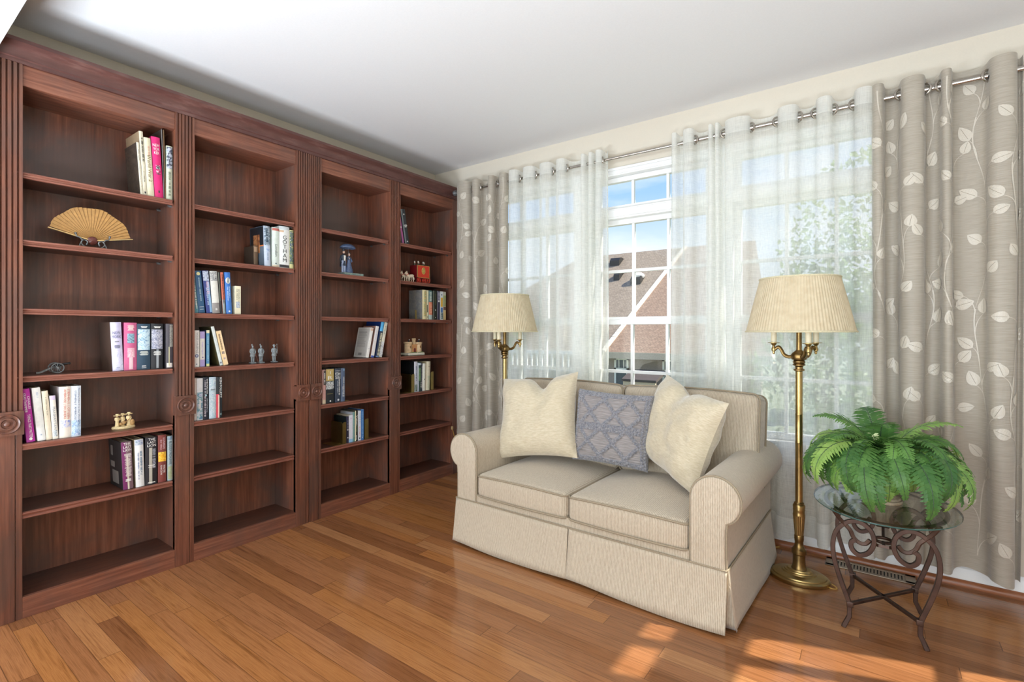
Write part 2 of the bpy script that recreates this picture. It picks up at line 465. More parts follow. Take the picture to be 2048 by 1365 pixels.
def sash(name, x0, x1, z0, z1, y, parent, hz=(), stile=.04, rail=.04, nv=2, th=.045, pane=True):
    """x0..z1 is the glass; the sash frame goes round it"""
    m = MB(); a, b = y - th / 2, y + th / 2
    m.box(x0 - stile, x0, a, b, z0 - rail, z1 + rail).box(x1, x1 + stile, a, b, z0 - rail, z1 + rail)
    m.box(x0, x1, a, b, z0 - rail, z0).box(x0, x1, a, b, z1, z1 + rail)
    for i in range(nv):
        c = lerp(x0, x1, (i + 1) / (nv + 1)); m.box(c - .010, c + .010, y - .014, y + .014, z0, z1)
    for z in hz: m.box(x0, x1, y - .012, y + .012, z - .011, z + .011)
    o = m.build(name, TRIM_M, parent, smooth=0, bevel=.002)
    if pane: MB().box(x0 - .005, x1 + .005, y - .002, y + .002, z0 - .005, z1 + .005).build('pane', PANE, o, smooth=0)
    return o

GL = [(.70, 1.45), (1.676, 2.436), (2.65, 3.41)]
FR = [(.64, 1.563), (1.563, 2.543), (2.543, 3.47)]
for i, ((g0, g1), (f0, f1)) in enumerate(zip(GL, FR)):
    m = MB(); a0, a1 = g0 - .036, g1 + .036
    m.box(f0, a0, -.016, .11, WZ0, 2.40).box(a1, f1, -.016, .11, WZ0, 2.40)            # jamb casings
    m.box(f0, f1, -.016, .11, 2.395, 2.43).box(f0, f1, -.026, 0, 2.43, 2.449)              # head casing
    m.box(f0, f1, -.022, 0, 2.405, 2.43)
    m.box(a0, a1, -.008, .11, 2.085, 2.158).box(a0, a1, -.016, -.006, 2.098, 2.146)         # transom bar
    m.box(f0, f1, -.05, .11, .585, .62).box(f0, f1, -.02, 0, .50, .585)                      # stool and apron
    root = struct('window_%d' % (i + 1), m, TRIM_M, smooth=0, bevel=.002)
    sash('transom_sash', g0, g1, 2.19, 2.36, .06, root, rail=.034)
    sash('upper_sash', g0, g1, 1.378, 2.05, .07, root, hz=(1.712,), rail=.036)
    sash('lower_sash', g0, g1, .66, 1.322, .045, root, hz=(.982,), rail=.036)

def side_window(name, build):
    return build
m = MB()
t0 = XR + .0
m.box(XR - .02, XR + .012, SY0 - .05, -1.20, SZ0, SZ1).box(XR - .02, XR + .012, -.455, SY1 + .05, SZ0, SZ1)
m.box(XR - .02, XR + .012, -1.20, -.455, 2.31, SZ1).box(XR - .02, XR + .012, -1.20, -.455, SZ0, .60)
m.box(XR - .05, XR + .012, SY0 - .06, SY1 + .06, SZ0 - .04, SZ0)
m.box(XR - .01, XR + .012, -1.20, -.455, 1.917, 2.177)
for c in (-.64, -.91): m.box(XR - .008, XR + .012, c - .032, c + .032, .60, 2.31)
m.box(XR - .008, XR + .012, -1.20, -.455, 1.24, 1.30)
r4 = struct('window_4', m, TRIM_M, smooth=0)
MB().box(XR + .013, XR + .016, SY0, SY1, SZ0, SZ1).build('pane', PANE, r4, smooth=0)
for i, (a, b) in enumerate(RW):
    m = MB().box(a, a + .06, YB - .1, YB + .015, .5, 2.3).box(b - .06, b, YB - .1, YB + .015, .5, 2.3).box(a, b, YB - .1, YB + .015, 2.24, 2.3).box(a, b, YB - .1, YB + .03, .5, .56)
    m.box((a + b) / 2 - .02, (a + b) / 2 + .02, YB - .08, YB - .04, .5, 2.3).box(a, b, YB - .08, YB - .04, 1.38, 1.43)
    struct('window_%d' % (5 + i), m, TRIM_M, smooth=0)

pr = [(0, 0), (-.014, 0), (-.014, .082), (-.011, .088), (-.007, .092), (-.004, .100), (0, .100)]
struct('baseboard_far', MB().prism(pr, .33, XR, 'x'), TRIM_M, smooth=40)
pr = [(-.0145, 0), (-.036, 0), (-.036, .004)] + [(-.0145 - .0215 * math.cos(R(a)), .008 + .022 * math.sin(R(a))) for a in (10, 30, 50, 70, 90)]
struct('trim_1', MB().prism(pr, .33, XR, 'x'), SHOE_M, smooth=50)
struct('baseboard_right', MB().box(XR - .014, XR, YB, -.04, 0, .1), TRIM_M, smooth=0)
struct('baseboard_left', MB().box(0, .014, YB, -2.97, 0, .1), TRIM_M, smooth=0)

# ------------------------------------------------------------------ bookcases
SHELF_Z = (1.98, 1.68, 1.375, 1.073, .772, .468)
XF = .29
def fluted(y0, y1, z0, z1, xf=.297, grooves=5):
    w = y1 - y0; pts = [(.27, y0), (xf, y0)]; pitch = w / (grooves + .6)
    for k in range(grooves):
        c = y0 + w / 2 + (k - (grooves - 1) / 2) * pitch; g = pitch * .19
        pts += [(xf, c - g), (xf - .0085, c - g * .8), (xf - .0105, c), (xf - .0085, c + g * .8), (xf, c + g)]
    pts += [(xf, y1), (.27, y1)]
    return MB().prism(pts, z0, z1, 'z')
ROS = [(.043, 0), (.043, .003), (.040, .007), (.036, .004), (.033, .001), (.029, .001), (.026, .006), (.021, .006), (.017, .001), (.012, .001), (.010, .006), (.005, .009), (1e-7, .009)]
def pilaster(root, y0, y1, grooves=5, rosette=True):
    if not rosette:
        return MB().box(.26, .292, y0, y1, 0, 2.4515).build('pilaster', WOOD_V, root, smooth=0, bevel=.0015)
    p = fluted(y0, y1, .915, 2.4515, grooves=grooves).build('pilaster', WOOD_V, root, smooth=45)
    m = MB().box(.262, .292, y0, y1 - .024, 0, .83).box(.262, .290, y1 - .021, y1, 0, .83).box(.255, .285, y0, y1, 0, .83)
    m.build('pilaster_base', WOOD_V, p, smooth=0, bevel=.0015)
    c = (y0 + y1) / 2; hw = (y1 - y0) / 2 + (.003 if y0 < -2 or y1 > -.8 else 0)
    b = MB().box(.27, .307, c - hw, c + hw, .818, .922)
    o = len(b.v); k = min(1.0, hw / .05)
    b.lathe([(r * k, h) for r, h in ROS], 40)
    for i in range(o, len(b.v)):
        x, y, z = b.v[i]; b.v[i] = (.3068 + z, c + x, .870 + y)
    b.build('rosette', WOOD_V, p, smooth=40)
    return p
SHELVES = []
def shelf(root, y0, y1, z):
    m = MB(); m.box(.024, .272, y0, y1, z - .02, z, 0)
    e = [(.271, z - .028), (.271, z - .0005), (.283, z - .0005), (.2875, z - .003), (.2885, z - .006), (.2875, z - .009), (.2825, z - .012), (.2815, z - .018), (.2835, z - .021), (.2865, z - .0225), (.2865, z - .0265), (.284, z - .028)]
    m.prism(e, y0, y1, 'y', 1)
    s = m.build('shelf', [WOOD_DECK, WOOD_EDGE], root, smooth=40)
    for x in (.07, .225):
        for yy in (y1 + .012,):
            MB().tube([(x, yy - .012, z - .026), (x, yy + .004, z - .026)], .006, 8).box(x - .006, x + .006, yy - .014, yy, z - .0235, z - .0205).build('shelf_pin', PEWTER, s)
    return s
def bookcase(name, label, ya, yb, pil, bays):
    root = thing(name, label, 'bookcase', (.145, (ya + yb) / 2, 0), 'built-in cherry bookcases')
    for (a, b, g, ros) in pil: pilaster(root, a, b, g, ros)
    yl = ya
    for (a, b) in bays:
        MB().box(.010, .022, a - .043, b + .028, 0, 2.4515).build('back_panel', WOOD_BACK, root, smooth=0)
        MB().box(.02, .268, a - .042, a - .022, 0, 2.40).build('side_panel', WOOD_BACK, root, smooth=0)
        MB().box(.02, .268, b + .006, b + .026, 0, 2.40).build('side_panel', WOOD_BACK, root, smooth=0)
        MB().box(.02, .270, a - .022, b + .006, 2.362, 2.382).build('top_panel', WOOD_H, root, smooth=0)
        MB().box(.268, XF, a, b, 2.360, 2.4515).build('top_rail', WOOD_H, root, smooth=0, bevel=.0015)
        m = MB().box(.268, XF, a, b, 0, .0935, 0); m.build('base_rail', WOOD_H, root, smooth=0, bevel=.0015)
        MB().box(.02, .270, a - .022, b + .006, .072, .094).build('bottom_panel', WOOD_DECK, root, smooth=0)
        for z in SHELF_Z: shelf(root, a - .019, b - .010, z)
    return root
bookcase('bookcase', 'tall red-brown bookcase nearer the opening, wide fan and toy cannon on its shelves', -2.95, -1.467,
         [(-2.95, -2.849, 5, True), (-2.254, -2.161, 5, True), (-1.56, -1.469, 5, True)], [(-2.849, -2.254), (-2.161, -1.56)])
bookcase('bookcase', 'tall red-brown bookcase in the room corner beside the patterned curtain', -1.465, -.012,
         [(-1.464, -1.378, 5, True), (-.782, -.681, 6, True), (-.073, -.012, 1, False)], [(-1.378, -.782), (-.681, -.073)])
cp = [(.0, 2.452), (.291, 2.452), (.301, 2.452), (.301, 2.468), (.307, 2.472), (.307, 2.480)]
cp += [(.309 + .028 * (1 - math.cos(R(a))), 2.482 + .036 * math.sin(R(a))) for a in (5, 25, 45, 65, 85)] + [(.339, 2.524), (.346, 2.527), (.346, 2.543), (0, 2.543)]
cr = MB().prism(cp, -2.951, -.004, 'y').build('crown_molding', WOOD_CROWN, smooth=40)
tag(cr, 'dark maroon-brown crown molding running along the top of both bookcases', 'molding')

# ------------------------------------------------------------------ outside
def roof_mat(name, a, b, c):
    t = NT(name); v = t.coords((1, 1, 1), 'Object')
    br = t.new('ShaderNodeTexBrick'); t.link(v, br.inputs['Vector'])
    br.inputs['Scale'].default_value = 8.5; br.inputs['Color1'].default_value = S(*a); br.inputs['Color2'].default_value = S(*b); br.inputs['Mortar'].default_value = S(*c)
    br.inputs['Mortar Size'].default_value = .03; br.inputs['Brick Width'].default_value = .7; br.inputs['Row Height'].default_value = .5
    f = t.noise(t.coords((6, 6, 6)), 2.5, 4); col = t.mix(.35, br.outputs['Color'], t.ramp(f, [(.3, S(*c)), (.7, S(*b))]))
    return t.done(t.principled(col, .9))
RF_R = roof_mat('brown_shingles', (142, 112, 92), (168, 138, 114), (92, 72, 60))
RF_L = roof_mat('grey_shingles', (140, 122, 104), (164, 146, 126), (92, 80, 70))
SIDING = M('grey_brown_siding', S(160, 148, 142), .7)
FASCIA = M('beige_fascia', S(196, 180, 158), .6)
WHITE_EXT = M('white_exterior_paint', S(240, 240, 238), .5)
def rz(y): return .72 + (y - 9) * .69
house = thing('house', 'neighbouring house with brown shingle roof and grey siding seen through the middle window', 'house', (-3, 11.5, -1.8))
def roofpiece(pts, mat):
    v = [(x, y, rz(y)) for x, y in pts]; n = len(v)
    return MB().add(v + [(x, y, z - .12) for x, y, z in v], [tuple(range(n)), tuple(range(2 * n - 1, n - 1, -1))] + [(i, i + n, (i + 1) % n + n, (i + 1) % n) for i in range(n)]).build('roof', mat, house, smooth=0)
roofpiece([(-9.5, 9), (-2.62, 9), (-1.95, 14), (-6.0, 14)], RF_L)
roofpiece([(-2.62, 9), (1.5, 9), (.25, 14), (-1.95, 14)], RF_R)
v = []
m = MB()
for k in range(46):
    t0, t1 = k / 46, (k + .86) / 46
    q = [(lerp(-2.62, -1.95, t) + s, lerp(9, 14, t)) for t, s in ((t0, -.06), (t0, .06), (t1, .06), (t1, -.06))]
    m.add([(x, y, rz(y) + .05) for x, y in q] + [(x, y, rz(y) - .02) for x, y in q], [(0, 1, 2, 3), (4, 7, 6, 5), (0, 4, 5, 1), (1, 5, 6, 2), (2, 6, 7, 3), (3, 7, 4, 0)])
m.build('sunlit_strip', M('painted_sun_streak', S(240, 226, 204), .6), house, smooth=0)  # pale raised strip, colours in a streak of sunlight across the roof
m = MB(); n = 17
for k in range(n):                                     # lap siding
    z0 = -1.8 + k * .145; m.prism([(9.36, z0), (9.345, z0), (9.36, z0 + .145)], -9, 1.2, 'x')
m.box(-9, 1.2, 9.36, 9.5, -1.8, .70)
m.build('wall', SIDING, house, smooth=0)
MB().box(-9.5, 1.5, 8.96, 9.02, .56, .73).box(-9.5, 1.5, 9.0, 9.36, .56, .60).build('fascia', FASCIA, house, smooth=0)
GLD = M('dark_house_glass', S(70, 84, 92), .08)
for x0 in (-2.43, -1.10, -4.6):
    m = MB(); x1 = x0 + .40; z1 = .57
    for a, b in ((z1 - .06, z1), (z1 - .36, z1 - .28), (z1 - .92, z1 - .88), (z1 - 1.5, z1 - 1.44)): m.box(x0, x1, 9.30, 9.35, a, b)
    m.box(x0, x0 + .05, 9.30, 9.35, z1 - 1.5, z1).box(x1 - .05, x1, 9.30, 9.35, z1 - 1.5, z1)
    for c in (.33, .67): m.box(lerp(x0, x1, c) - .01, lerp(x0, x1, c) + .01, 9.31, 9.34, z1 - .3, z1)
    o = m.build('window', WHITE_EXT, house, smooth=0)
    MB().box(x0 + .04, x1 - .04, 9.325, 9.335, z1 - 1.48, z1 - .02).build('pane', GLD, o, smooth=0)
for (x, y, w, mt) in ((-4.2, 13.4, .36, DARKMET), (-3.72, 12.5, .2, DARKMET), (-2.93, 12.2, .34, None)):
    z = rz(y)
    m = MB().prism([(y - .20, z - .14), (y - .20, z + .05), (y - .10, z + .16), (y + .05, z + .18), (y + .2, z + .14)], x - w / 2, x + w / 2, 'x', 0)
    if mt is None:
        m.ball((x + .02, y + .02, z + .16), .2, 12, (1, 1, .6), 1)  # white cap puts the sunlit top of the vent into colour
    m.build('roof_vent', [DARKMET, WHITE_EXT], house, smooth=40)
porch = MB().prism([(8.3, .04), (8.3, .10), (8.95, .30), (8.95, .2)], -1.78, -.9, 'x', 0).box(-1.75, -.93, 8.32, 8.4, -.14, .05, 1).box(-1.72, -1.66, 8.34, 8.4, -1.8, -.1, 1).box(-1.0, -.94, 8.34, 8.4, -1.8, -.1, 1).box(-1.66, -1.0, 8.36, 8.9, -1.8, -.22, 1)
porch.build('porch', [M('dark_porch_roof', S(84, 74, 70), .8), FASCIA], house, smooth=0)

rail = thing('deck_railing', 'white deck railing outside, faint behind the sheer left of the middle window', 'railing', (-2.2, 5, -1.8))
MB().box(-3.4, -1.0, 4.97, 5.03, .84, .90).build('top_rail', WHITE_EXT, rail, smooth=0)
MB().box(-3.4, -1.0, 4.98, 5.02, .52, .56).build('bottom_rail', WHITE_EXT, rail, smooth=0)
m = MB()
for k in range(20): m.box(-3.35 + k * .12, -3.32 + k * .12, 4.985, 5.015, .56, .84)
m.build('balusters', WHITE_EXT, rail, smooth=0)
for x in (-3.4, -1.04): MB().box(x, x + .09, 4.955, 5.045, -1.8, .96).build('post', WHITE_EXT, rail, smooth=0)

def tree(name, label, base, crowns, n, seed, big=1.0):
    rnd = random.Random(seed); t = thing(name, label, 'tree', base, 'trees beyond the windows')
    top = max(c[2] for c, r in crowns)
    MB().tube([base, (base[0] + .05, base[1], lerp(base[2], top, .5)), (base[0], base[1], top)], [.13, .10, .04], 8).build('trunk', M('tree_bark', S(98, 84, 70), .9, scale=12, var=.3), t)
    m = MB()
    for c, r in crowns:
        for k in range(n):
            d = Vector((rnd.gauss(0, 1), rnd.gauss(0, 1), rnd.gauss(0, 1))).normalized() * r * (.45 + .55 * rnd.random() ** .5)
            if mnoise.noise(d * 1.6 / r * 1.5 + Vector((seed, 0, 0))) < -.12: continue
            p = Vector(c) + d; q = (.035 + .045 * rnd.random()) * big
            a = Vector((rnd.gauss(0, 1), rnd.gauss(0, 1), rnd.gauss(0, 1))).normalized(); b = a.cross(Vector((rnd.random(), rnd.random(), rnd.random() + .1))).normalized()
            m.add([p - a * q, p - b * q * .55, p + a * q * 1.1, p + b * q * .55], [(0, 1, 2, 3)])
    m.build('crown', TREE_LEAF, t, smooth=0)
tree('tree', 'bushy light green tree behind the sheer nearest the right patterned curtain', (3.4, 6.6, -1.8), [((3.5, 6.6, 2.7), 1.6), ((3.1, 6.3, .7), 1.6), ((4.4, 6.6, .9), 1.6)], 4200, 3)
tree('tree', 'distant tree hazy behind the right sheer, just right of the house roof', (2.6, 17.5, -1.8), [((2.6, 17.5, 2.4), 2.3), ((1.9, 17.5, .4), 2.2)], 1500, 5, 2.4)
tree('tree', 'distant tree hazy behind the right sheer, beyond the light green one', (8.0, 18.5, -1.8), [((8.0, 18.5, 2.6), 2.5), ((7.9, 18.5, .4), 2.4)], 1500, 6, 2.4)
tree('tree', 'small leafy tree faint behind the left sheer, beyond the deck railing', (-4.9, 6.6, -1.8), [((-4.9, 6.6, 1.0), 1.0), ((-5.3, 6.8, .1), 1.0)], 1500, 9)
struct('ground', MB().box(-30, 30, .5, 60, -2.0, -1.8), M('lawn_grass', S(140, 150, 116), .9, scale=6, var=.2), smooth=0)
# ------------------------------------------------------------------ curtain rod and curtains
RY, RZ = -.10, 2.49
rod = thing('curtain_rod', 'long brushed nickel curtain rod carrying the drapes and sheers above the windows', 'curtain rod', (2.2, RY, RZ))
MB().tube([(.372, RY, RZ), (2.32, RY, RZ)], .0105, 14).build('inner_tube', STEEL, rod)
MB().tube([(2.32, RY, RZ), (4.30, RY, RZ)], .0140, 14).build('outer_tube', STEEL, rod)
def finial(x, s):
    m = MB(); pr = [(.012, 0), (.017, .004), (.017, .01), (.022, .014), (.024, .022), (.024, .034), (.019, .040), (.010, .044), (1e-7, .045)]
    m.lathe(pr, 16)
    for i, (a, b, c) in enumerate(m.v): m.v[i] = (x + s * c, RY + a, RZ + b)
    m.build('finial', PEWTER, rod)
finial(.374, -1); finial(4.30, 1)
for x in (.395, 3.775, 4.2):
    MB().box(x - .008, x + .008, -.004, 0, RZ - .055, RZ + .02).tube([(x, -.002, RZ - .03), (x, RY, RZ - .022)], .006, 8).tube(smoothpath([(x, RY - .018, RZ - .004), (x, RY - .010, RZ - .018), (x, RY + .008, RZ - .018), (x, RY + .018, RZ - .002)], 4), .005, 8).ball((x, RY - .004, RZ - .028), .007, 8).build('rod_bracket', DARKMET, rod)

class Fold:
    """plan line of a curtain hung on eyelets; segs = [(x0, x1, sign, amplitude)]"""
    def __init__(self, segs, seed=0):
        self.P = []; self.seed = seed
        for (a, b, s, A) in segs:
            n = max(6, int((b - a) / .006))
            for i in range(n):
                t = i / n
                self.P.append((a + (b - a) * (t - .11 * math.sin(2 * PI * t)), -s * A * math.sin(PI * t) ** .85))
        self.P.append((segs[-1][1], 0.0)); self.S = [0.0]
        for a, b in zip(self.P, self.P[1:]): self.S.append(self.S[-1] + math.hypot(b[0] - a[0], b[1] - a[1]))
        self.L = self.S[-1]
    def at(self, s, z):
        s = clamp(s, 0, self.L); lo, hi = 0, len(self.S) - 1
        while hi - lo > 1:
            k = (lo + hi) // 2
            if self.S[k] <= s: lo = k
            else: hi = k
        t = (s - self.S[lo]) / max(1e-9, self.S[hi] - self.S[lo])
        x = lerp(self.P[lo][0], self.P[hi][0], t); d = lerp(self.P[lo][1], self.P[hi][1], t)
        h = clamp((2.49 - z) / 2.4, -.03, 1)
        k = 1 + .16 * max(0, h) + .08 * math.sin(6 * s + 2.2 * z + self.seed)
        wob = .010 * max(0, h) * math.sin(3.1 * s * 4 + self.seed * 2 + 1.3 * z)
        return Vector((x + wob, min(-.03, RY + d * k + .006 * max(0, h) * math.sin(5 * z + 9 * s)), z))
    def nrm(self, s, z):
        a = self.at(s - .004, z); b = self.at(s + .004, z); t = b - a; n = Vector((t.y, -t.x, 0))
        return n.normalized() if n.length > 1e-9 else Vector((0, -1, 0))
def curtain(name, label, segs, mats, seed, group, z0=.096, z1=2.556, head=.105, eyelets=(), sheerish=False):
    F = Fold(segs, seed); nu = len(F.P) - 1; zs = [z1, z1 - .02, z1 - .05, z1 - head, z1 - head - .01]
    zs += [lerp(zs[-1], z0 + .13, i / 22) for i in range(1, 23)] + [z0 + .12, z0 + .06, z0]
    v = []
    for z in zs:
        for i in range(nu + 1):
            p = F.at(F.S[i], z)
            if z <= z0 + 1e-6: p.z += .010 * math.sin(F.S[i] * 17 + seed) + .006 * math.sin(F.S[i] * 41)
            if z >= z1 - 1e-6: p.z += -.012 * abs(F.P[i][1]) / .05 * (1 if F.P[i][1] > 0 else -.3)
            v.append(p)
    m = MB(); w = nu + 1; fs = []; mi = []
    for j in range(len(zs) - 1):
        for i in range(nu):
            fs.append((j * w + i, (j + 1) * w + i, (j + 1) * w + i + 1, j * w + i + 1))
            mi.append(1 if (sheerish and (j < 3 or j >= len(zs) - 3)) else 0)
    m.v = [tuple(p) for p in v]; m.f = fs; m.mi = mi
    o = m.build(name, mats, smooth=0)
    o.data.polygons.foreach_set('use_smooth', [True] * len(fs)); o.data.update()
    tag(o, label, 'curtain', group)
    for (x, sg) in eyelets:
        MB().torus((x, RY - .006, RZ), .0265, .0060, n=28, k=8, nrm=(.8, sg * 1.0, 0)).build('grommet', STEEL, o, label='nickel grommet')
    return o, F
def embroider(o, F, seed, pitch=.13):
    """ivory leaf trails stitched on the drape, following its folds"""
    rnd = random.Random(seed); m = MB()
    def pt(s, z): p = F.at(s, z); return p + F.nrm(s, z) * .0022
    def leaf(s, z, ang, L, W):
        ca, sa = math.cos(ang), math.sin(ang); nu, nv = 8, 4; v = []
        for i in range(nu + 1):
            t = i / nu; hw = W * math.sin(PI * t ** .75) ** .8 if 0 < t < 1 else 0
            for j in range(nv + 1):
                u = (j / nv - .5) * 2 * hw; v.append(pt(s + ca * t * L - sa * u, z + sa * t * L + ca * u))
        for i in range(nu):
            for j in range(nv):
                if j in (1, 2) and False: continue
                a = i * (nv + 1) + j; m.add([v[a], v[a + nv + 1], v[a + nv + 2], v[a + 1]], [(0, 1, 2, 3)], 0)
        for i in range(1, nu - 1):                      # dark mid rib
            t0, t1 = i / nu, (i + 1) / nu; q = []
            for t, d in ((t0, -.0008), (t1, -.0008), (t1, .0008), (t0, .0008)):
                ss, zz = s + ca * t * L - sa * d, z + sa * t * L + ca * d; q.append(F.at(ss, zz) + F.nrm(ss, zz) * .0032)
            m.add(q, [(0, 1, 2, 3)], 1)
    def stem(pts, w0, w1):
        n = len(pts)
        for i in range(n - 1):
            (s0, z0), (s1, z1) = pts[i], pts[i + 1]; d = math.hypot(s1 - s0, z1 - z0) or 1; px, pz = -(z1 - z0) / d, (s1 - s0) / d
            a = lerp(w0, w1, i / n); b = lerp(w0, w1, (i + 1) / n)
            m.add([pt(s0 - px * a, z0 - pz * a), pt(s1 - px * b, z1 - pz * b), pt(s1 + px * b, z1 + pz * b), pt(s0 + px * a, z0 + pz * a)], [(0, 1, 2, 3)], 0)
    ntrail = max(2, int(F.L / (pitch * 1.15)))
    def curve(p0, c, p1, w0, w1, n=9):
        stem([((1 - t) ** 2 * p0[0] + 2 * t * (1 - t) * c[0] + t * t * p1[0], (1 - t) ** 2 * p0[1] + 2 * t * (1 - t) * c[1] + t * t * p1[1]) for t in [i / n for i in range(n + 1)]], w0, w1)
    for k in range(ntrail):
        s0 = (k + .5) * F.L / ntrail; ph = k * 2.1 + rnd.uniform(0, 1.2); z = .13 + rnd.uniform(0, .12); q = k % 2
        def sx(z): return clamp(s0 + .034 * math.sin(z * 6.4 + ph) + .008 * math.sin(z * 15 + ph), .006, F.L - .006)
        zz = z
        while zz < 2.50:                                 # the trailing stem, in tapering strokes
            ze = min(2.52, zz + rnd.uniform(.34, .52)); n = 18
            stem([(sx(lerp(zz, ze, i / n)), lerp(zz, ze, i / n)) for i in range(n + 1)], .0008, .0030); zz = ze + rnd.uniform(-.06, .02)
        while z < 2.40:
            q ^= 1; side = 1 if q else -1
            p0 = (sx(z), z); dz = rnd.uniform(.045, .095); dx = side * rnd.uniform(.022, .05)
            p1 = (p0[0] + dx, z + dz); c = (p0[0] + dx * .15, z + dz * .75)
            if .022 < p1[0] < F.L - .022 and p1[1] < 2.44:
                curve(p0, c, p1, .0026, .0009)
                ang = math.atan2(p1[1] - c[1], p1[0] - c[0]) + side * rnd.uniform(-.3, .9)
                leaf(p1[0], p1[1], ang, rnd.uniform(.062, .084), rnd.uniform(.022, .029))
            z += rnd.uniform(.10, .17)
    e = m.build('leaf_embroidery', [EMBR, M('embroidery_rib', S(150, 140, 122), .7)], o, smooth=0, label='ivory embroidered leaves and trailing stems')
    e.data.polygons.foreach_set('use_smooth', [True] * len(e.data.polygons))
def segs(xs, first, af=.050, ab=.042):
    out = []; s = first
    for a, b in zip(xs, xs[1:]):
        w = b - a; out.append((a, b, s, min(af if s > 0 else ab, .018 + w * .55))); s = -s
    return out
G = 'eyelet curtains on the long rod'
o, F = curtain('drape', 'taupe leaf-embroidered drape in the corner beside the bookcase', segs([.385, .535, .568, .645, .735, .80, .85, .928], 1), [DRAPE], 1, G,
               eyelets=((.548, 1), (.638, 1), (.82, 1)))
embroider(o, F, 4)
curtain('sheer_curtain', 'white sheer curtain between the corner drape and the uncovered middle panes', segs([.948, 1.044, 1.085, 1.197, 1.238, 1.351, 1.39, 1.478, 1.60, 1.64, 1.662, 1.70, 1.718, 1.775, 1.80], 1), [SHEER, SHEER_HEAD], 2, G,
        eyelets=((1.044, 1), (1.197, 1), (1.351, 1), (1.474, 1), (1.757, 1)), sheerish=True, head=.085)
curtain('sheer_curtain', 'wide white sheer curtain behind the larger-looking lamp, right of the uncovered panes', segs([2.262, 2.30, 2.335, 2.408, 2.492, 2.522, 2.532, 2.560, 2.588, 2.735, 2.877, 2.983, 3.069, 3.149, 3.244, 3.331], 1), [SHEER, SHEER_HEAD], 5, G,
        eyelets=((2.408, 1), (2.588, -1), (2.735, 1), (2.877, -1), (2.983, 1), (3.069, -1), (3.149, 1), (3.244, -1)), sheerish=True, head=.085)
o, F = curtain('drape', 'taupe leaf-embroidered drape behind the potted fern and glass table', segs([3.320, 3.375, 3.44, 3.54, 3.598, 3.642, 3.77, 3.872, 3.89], 1, .05, .036), [DRAPE], 9, G,
               eyelets=((3.33, 1), (3.44, -1), (3.54, 1), (3.60, -1), (3.77, -1)))
embroider(o, F, 11)

# ------------------------------------------------------------------ sofa
SOFA = thing('loveseat', 'beige ribbed two-seat sofa with rolled arms and a floor-length skirt', 'sofa', (2.072, -.652, 0))
def sb(m, name, mat, parent=None, **kw): return m.build(name, mat, parent or SOFA, local=True, **kw)
yf, yb = -.47, .47
def arm_poly(s, e=0):
    p = [(.622 - e, .255), (.622 - e, .53)]
    p += arc(.727, .55, .105 + e, 176, -52, 22)
    p += [(.776 + e, .462), (.772 + e, .42), (.772 + e, .255)]
    return [(s * a, b) for a, b in p]
for s in (-1, 1):
    P = arm_poly(s)
    if s < 0: P = P[::-1]
    a = sb(MB().prism(P, yf + .012, yb), 'arm', FAB_Y, smooth=40)
    Q = arm_poly(s, -.004)
    if s < 0: Q = Q[::-1]
    sb(MB().prism(Q, yf - .006, yf + .02), 'arm_front_panel', FAB_X, a, smooth=40, bevel=.004)
    path = [(x, yf + .004, z) for x, z in arm_poly(s, .0)]
    sb(MB().tube(path, .0052, 8), 'arm_piping', PIPE_M, a)
sb(MB().rbox((0, .395, .47), (.74, .07, .39), .045, (8, 3, 6)), 'back_frame', FAB_X, smooth=60)
sb(MB().box(-.765, .765, yf + .02, yb - .01, .07, .275), 'base', FAB_X, smooth=0)
sb(MB().box(-.618, .618, yf, yf + .05, .255, .312), 'front_rail', FAB_X, smooth=0, bevel=.004)
# skirt: a pleated sheet round three sides
K = []
def side(p0, p1, n, nx, ny):
    for i in range(n + 1): K.append((lerp(p0[0], p1[0], i / n), lerp(p0[1], p1[1], i / n), nx, ny))
xo = .778; yo = yf - .008
side((-xo + .01, yb + .0), (-xo + .01, yb - .02), 2, -.25, .3)
K.append((-xo + .03, yb - .03, 0, 0)); K.append((-xo + .03, yb - .045, 0, 0))
side((-xo, yb - .035), (-xo, yf + .012), 30, -1, -.0)
K.append((-xo, yf + .010, -1, .35)); K.append((-xo + .022, yf + .014, .1, .2)); K.append((-xo + .022, yf + .016, .1, 0)); K.append((-xo + .02, yf + .002, -.35, -.35)); K.append((-xo + .006, yo + .004, -.1, -.9))
side((-xo, yo), (.004, yo), 28, 0, -1)
K.append((.006, yo + .002, .1, -.9)); K.append((.000, yo + .024, 0, -.2)); K.append((.016, yo + .024, 0, -.2)); K.append((.011, yo + .002, -.1, -.9))
side((.013, yo), (xo, yo), 28, 0, -1)
K.append((xo - .006, yo + .004, .1, -.9)); K.append((xo - .02, yf + .002, .35, -.35)); K.append((xo - .022, yf + .016, -.1, 0)); K.append((xo - .022, yf + .014, -.1, .2)); K.append((xo, yf + .010, 1, .35))
side((xo, yf + .012), (xo, yb - .035), 30, 1, 0)
K.append((xo - .03, yb - .045, 0, 0)); K.append((xo - .03, yb - .03, 0, 0))
side((xo - .01, yb - .02), (xo - .01, yb), 2, .25, .3)
NZ = 9; v = []; acc = 0
ss = [0]
for a, b in zip(K, K[1:]): ss.append(ss[-1] + math.hypot(a[0] - b[0], a[1] - b[1]))
for j in range(NZ + 1):
    t = j / NZ
    for i, (x, y, nx, ny) in enumerate(K):
        fl = .034 * t ** 1.15 + (.004 * math.sin(ss[i] * 6) + .0015 * math.sin(ss[i] * 15 + 1)) * t ** 1.5
        z = lerp(.268, .014, t) + (.006 * math.sin(ss[i] * 7 + .6) * t if j == NZ else 0)
        v.append((x + nx * fl, y + ny * fl, z))
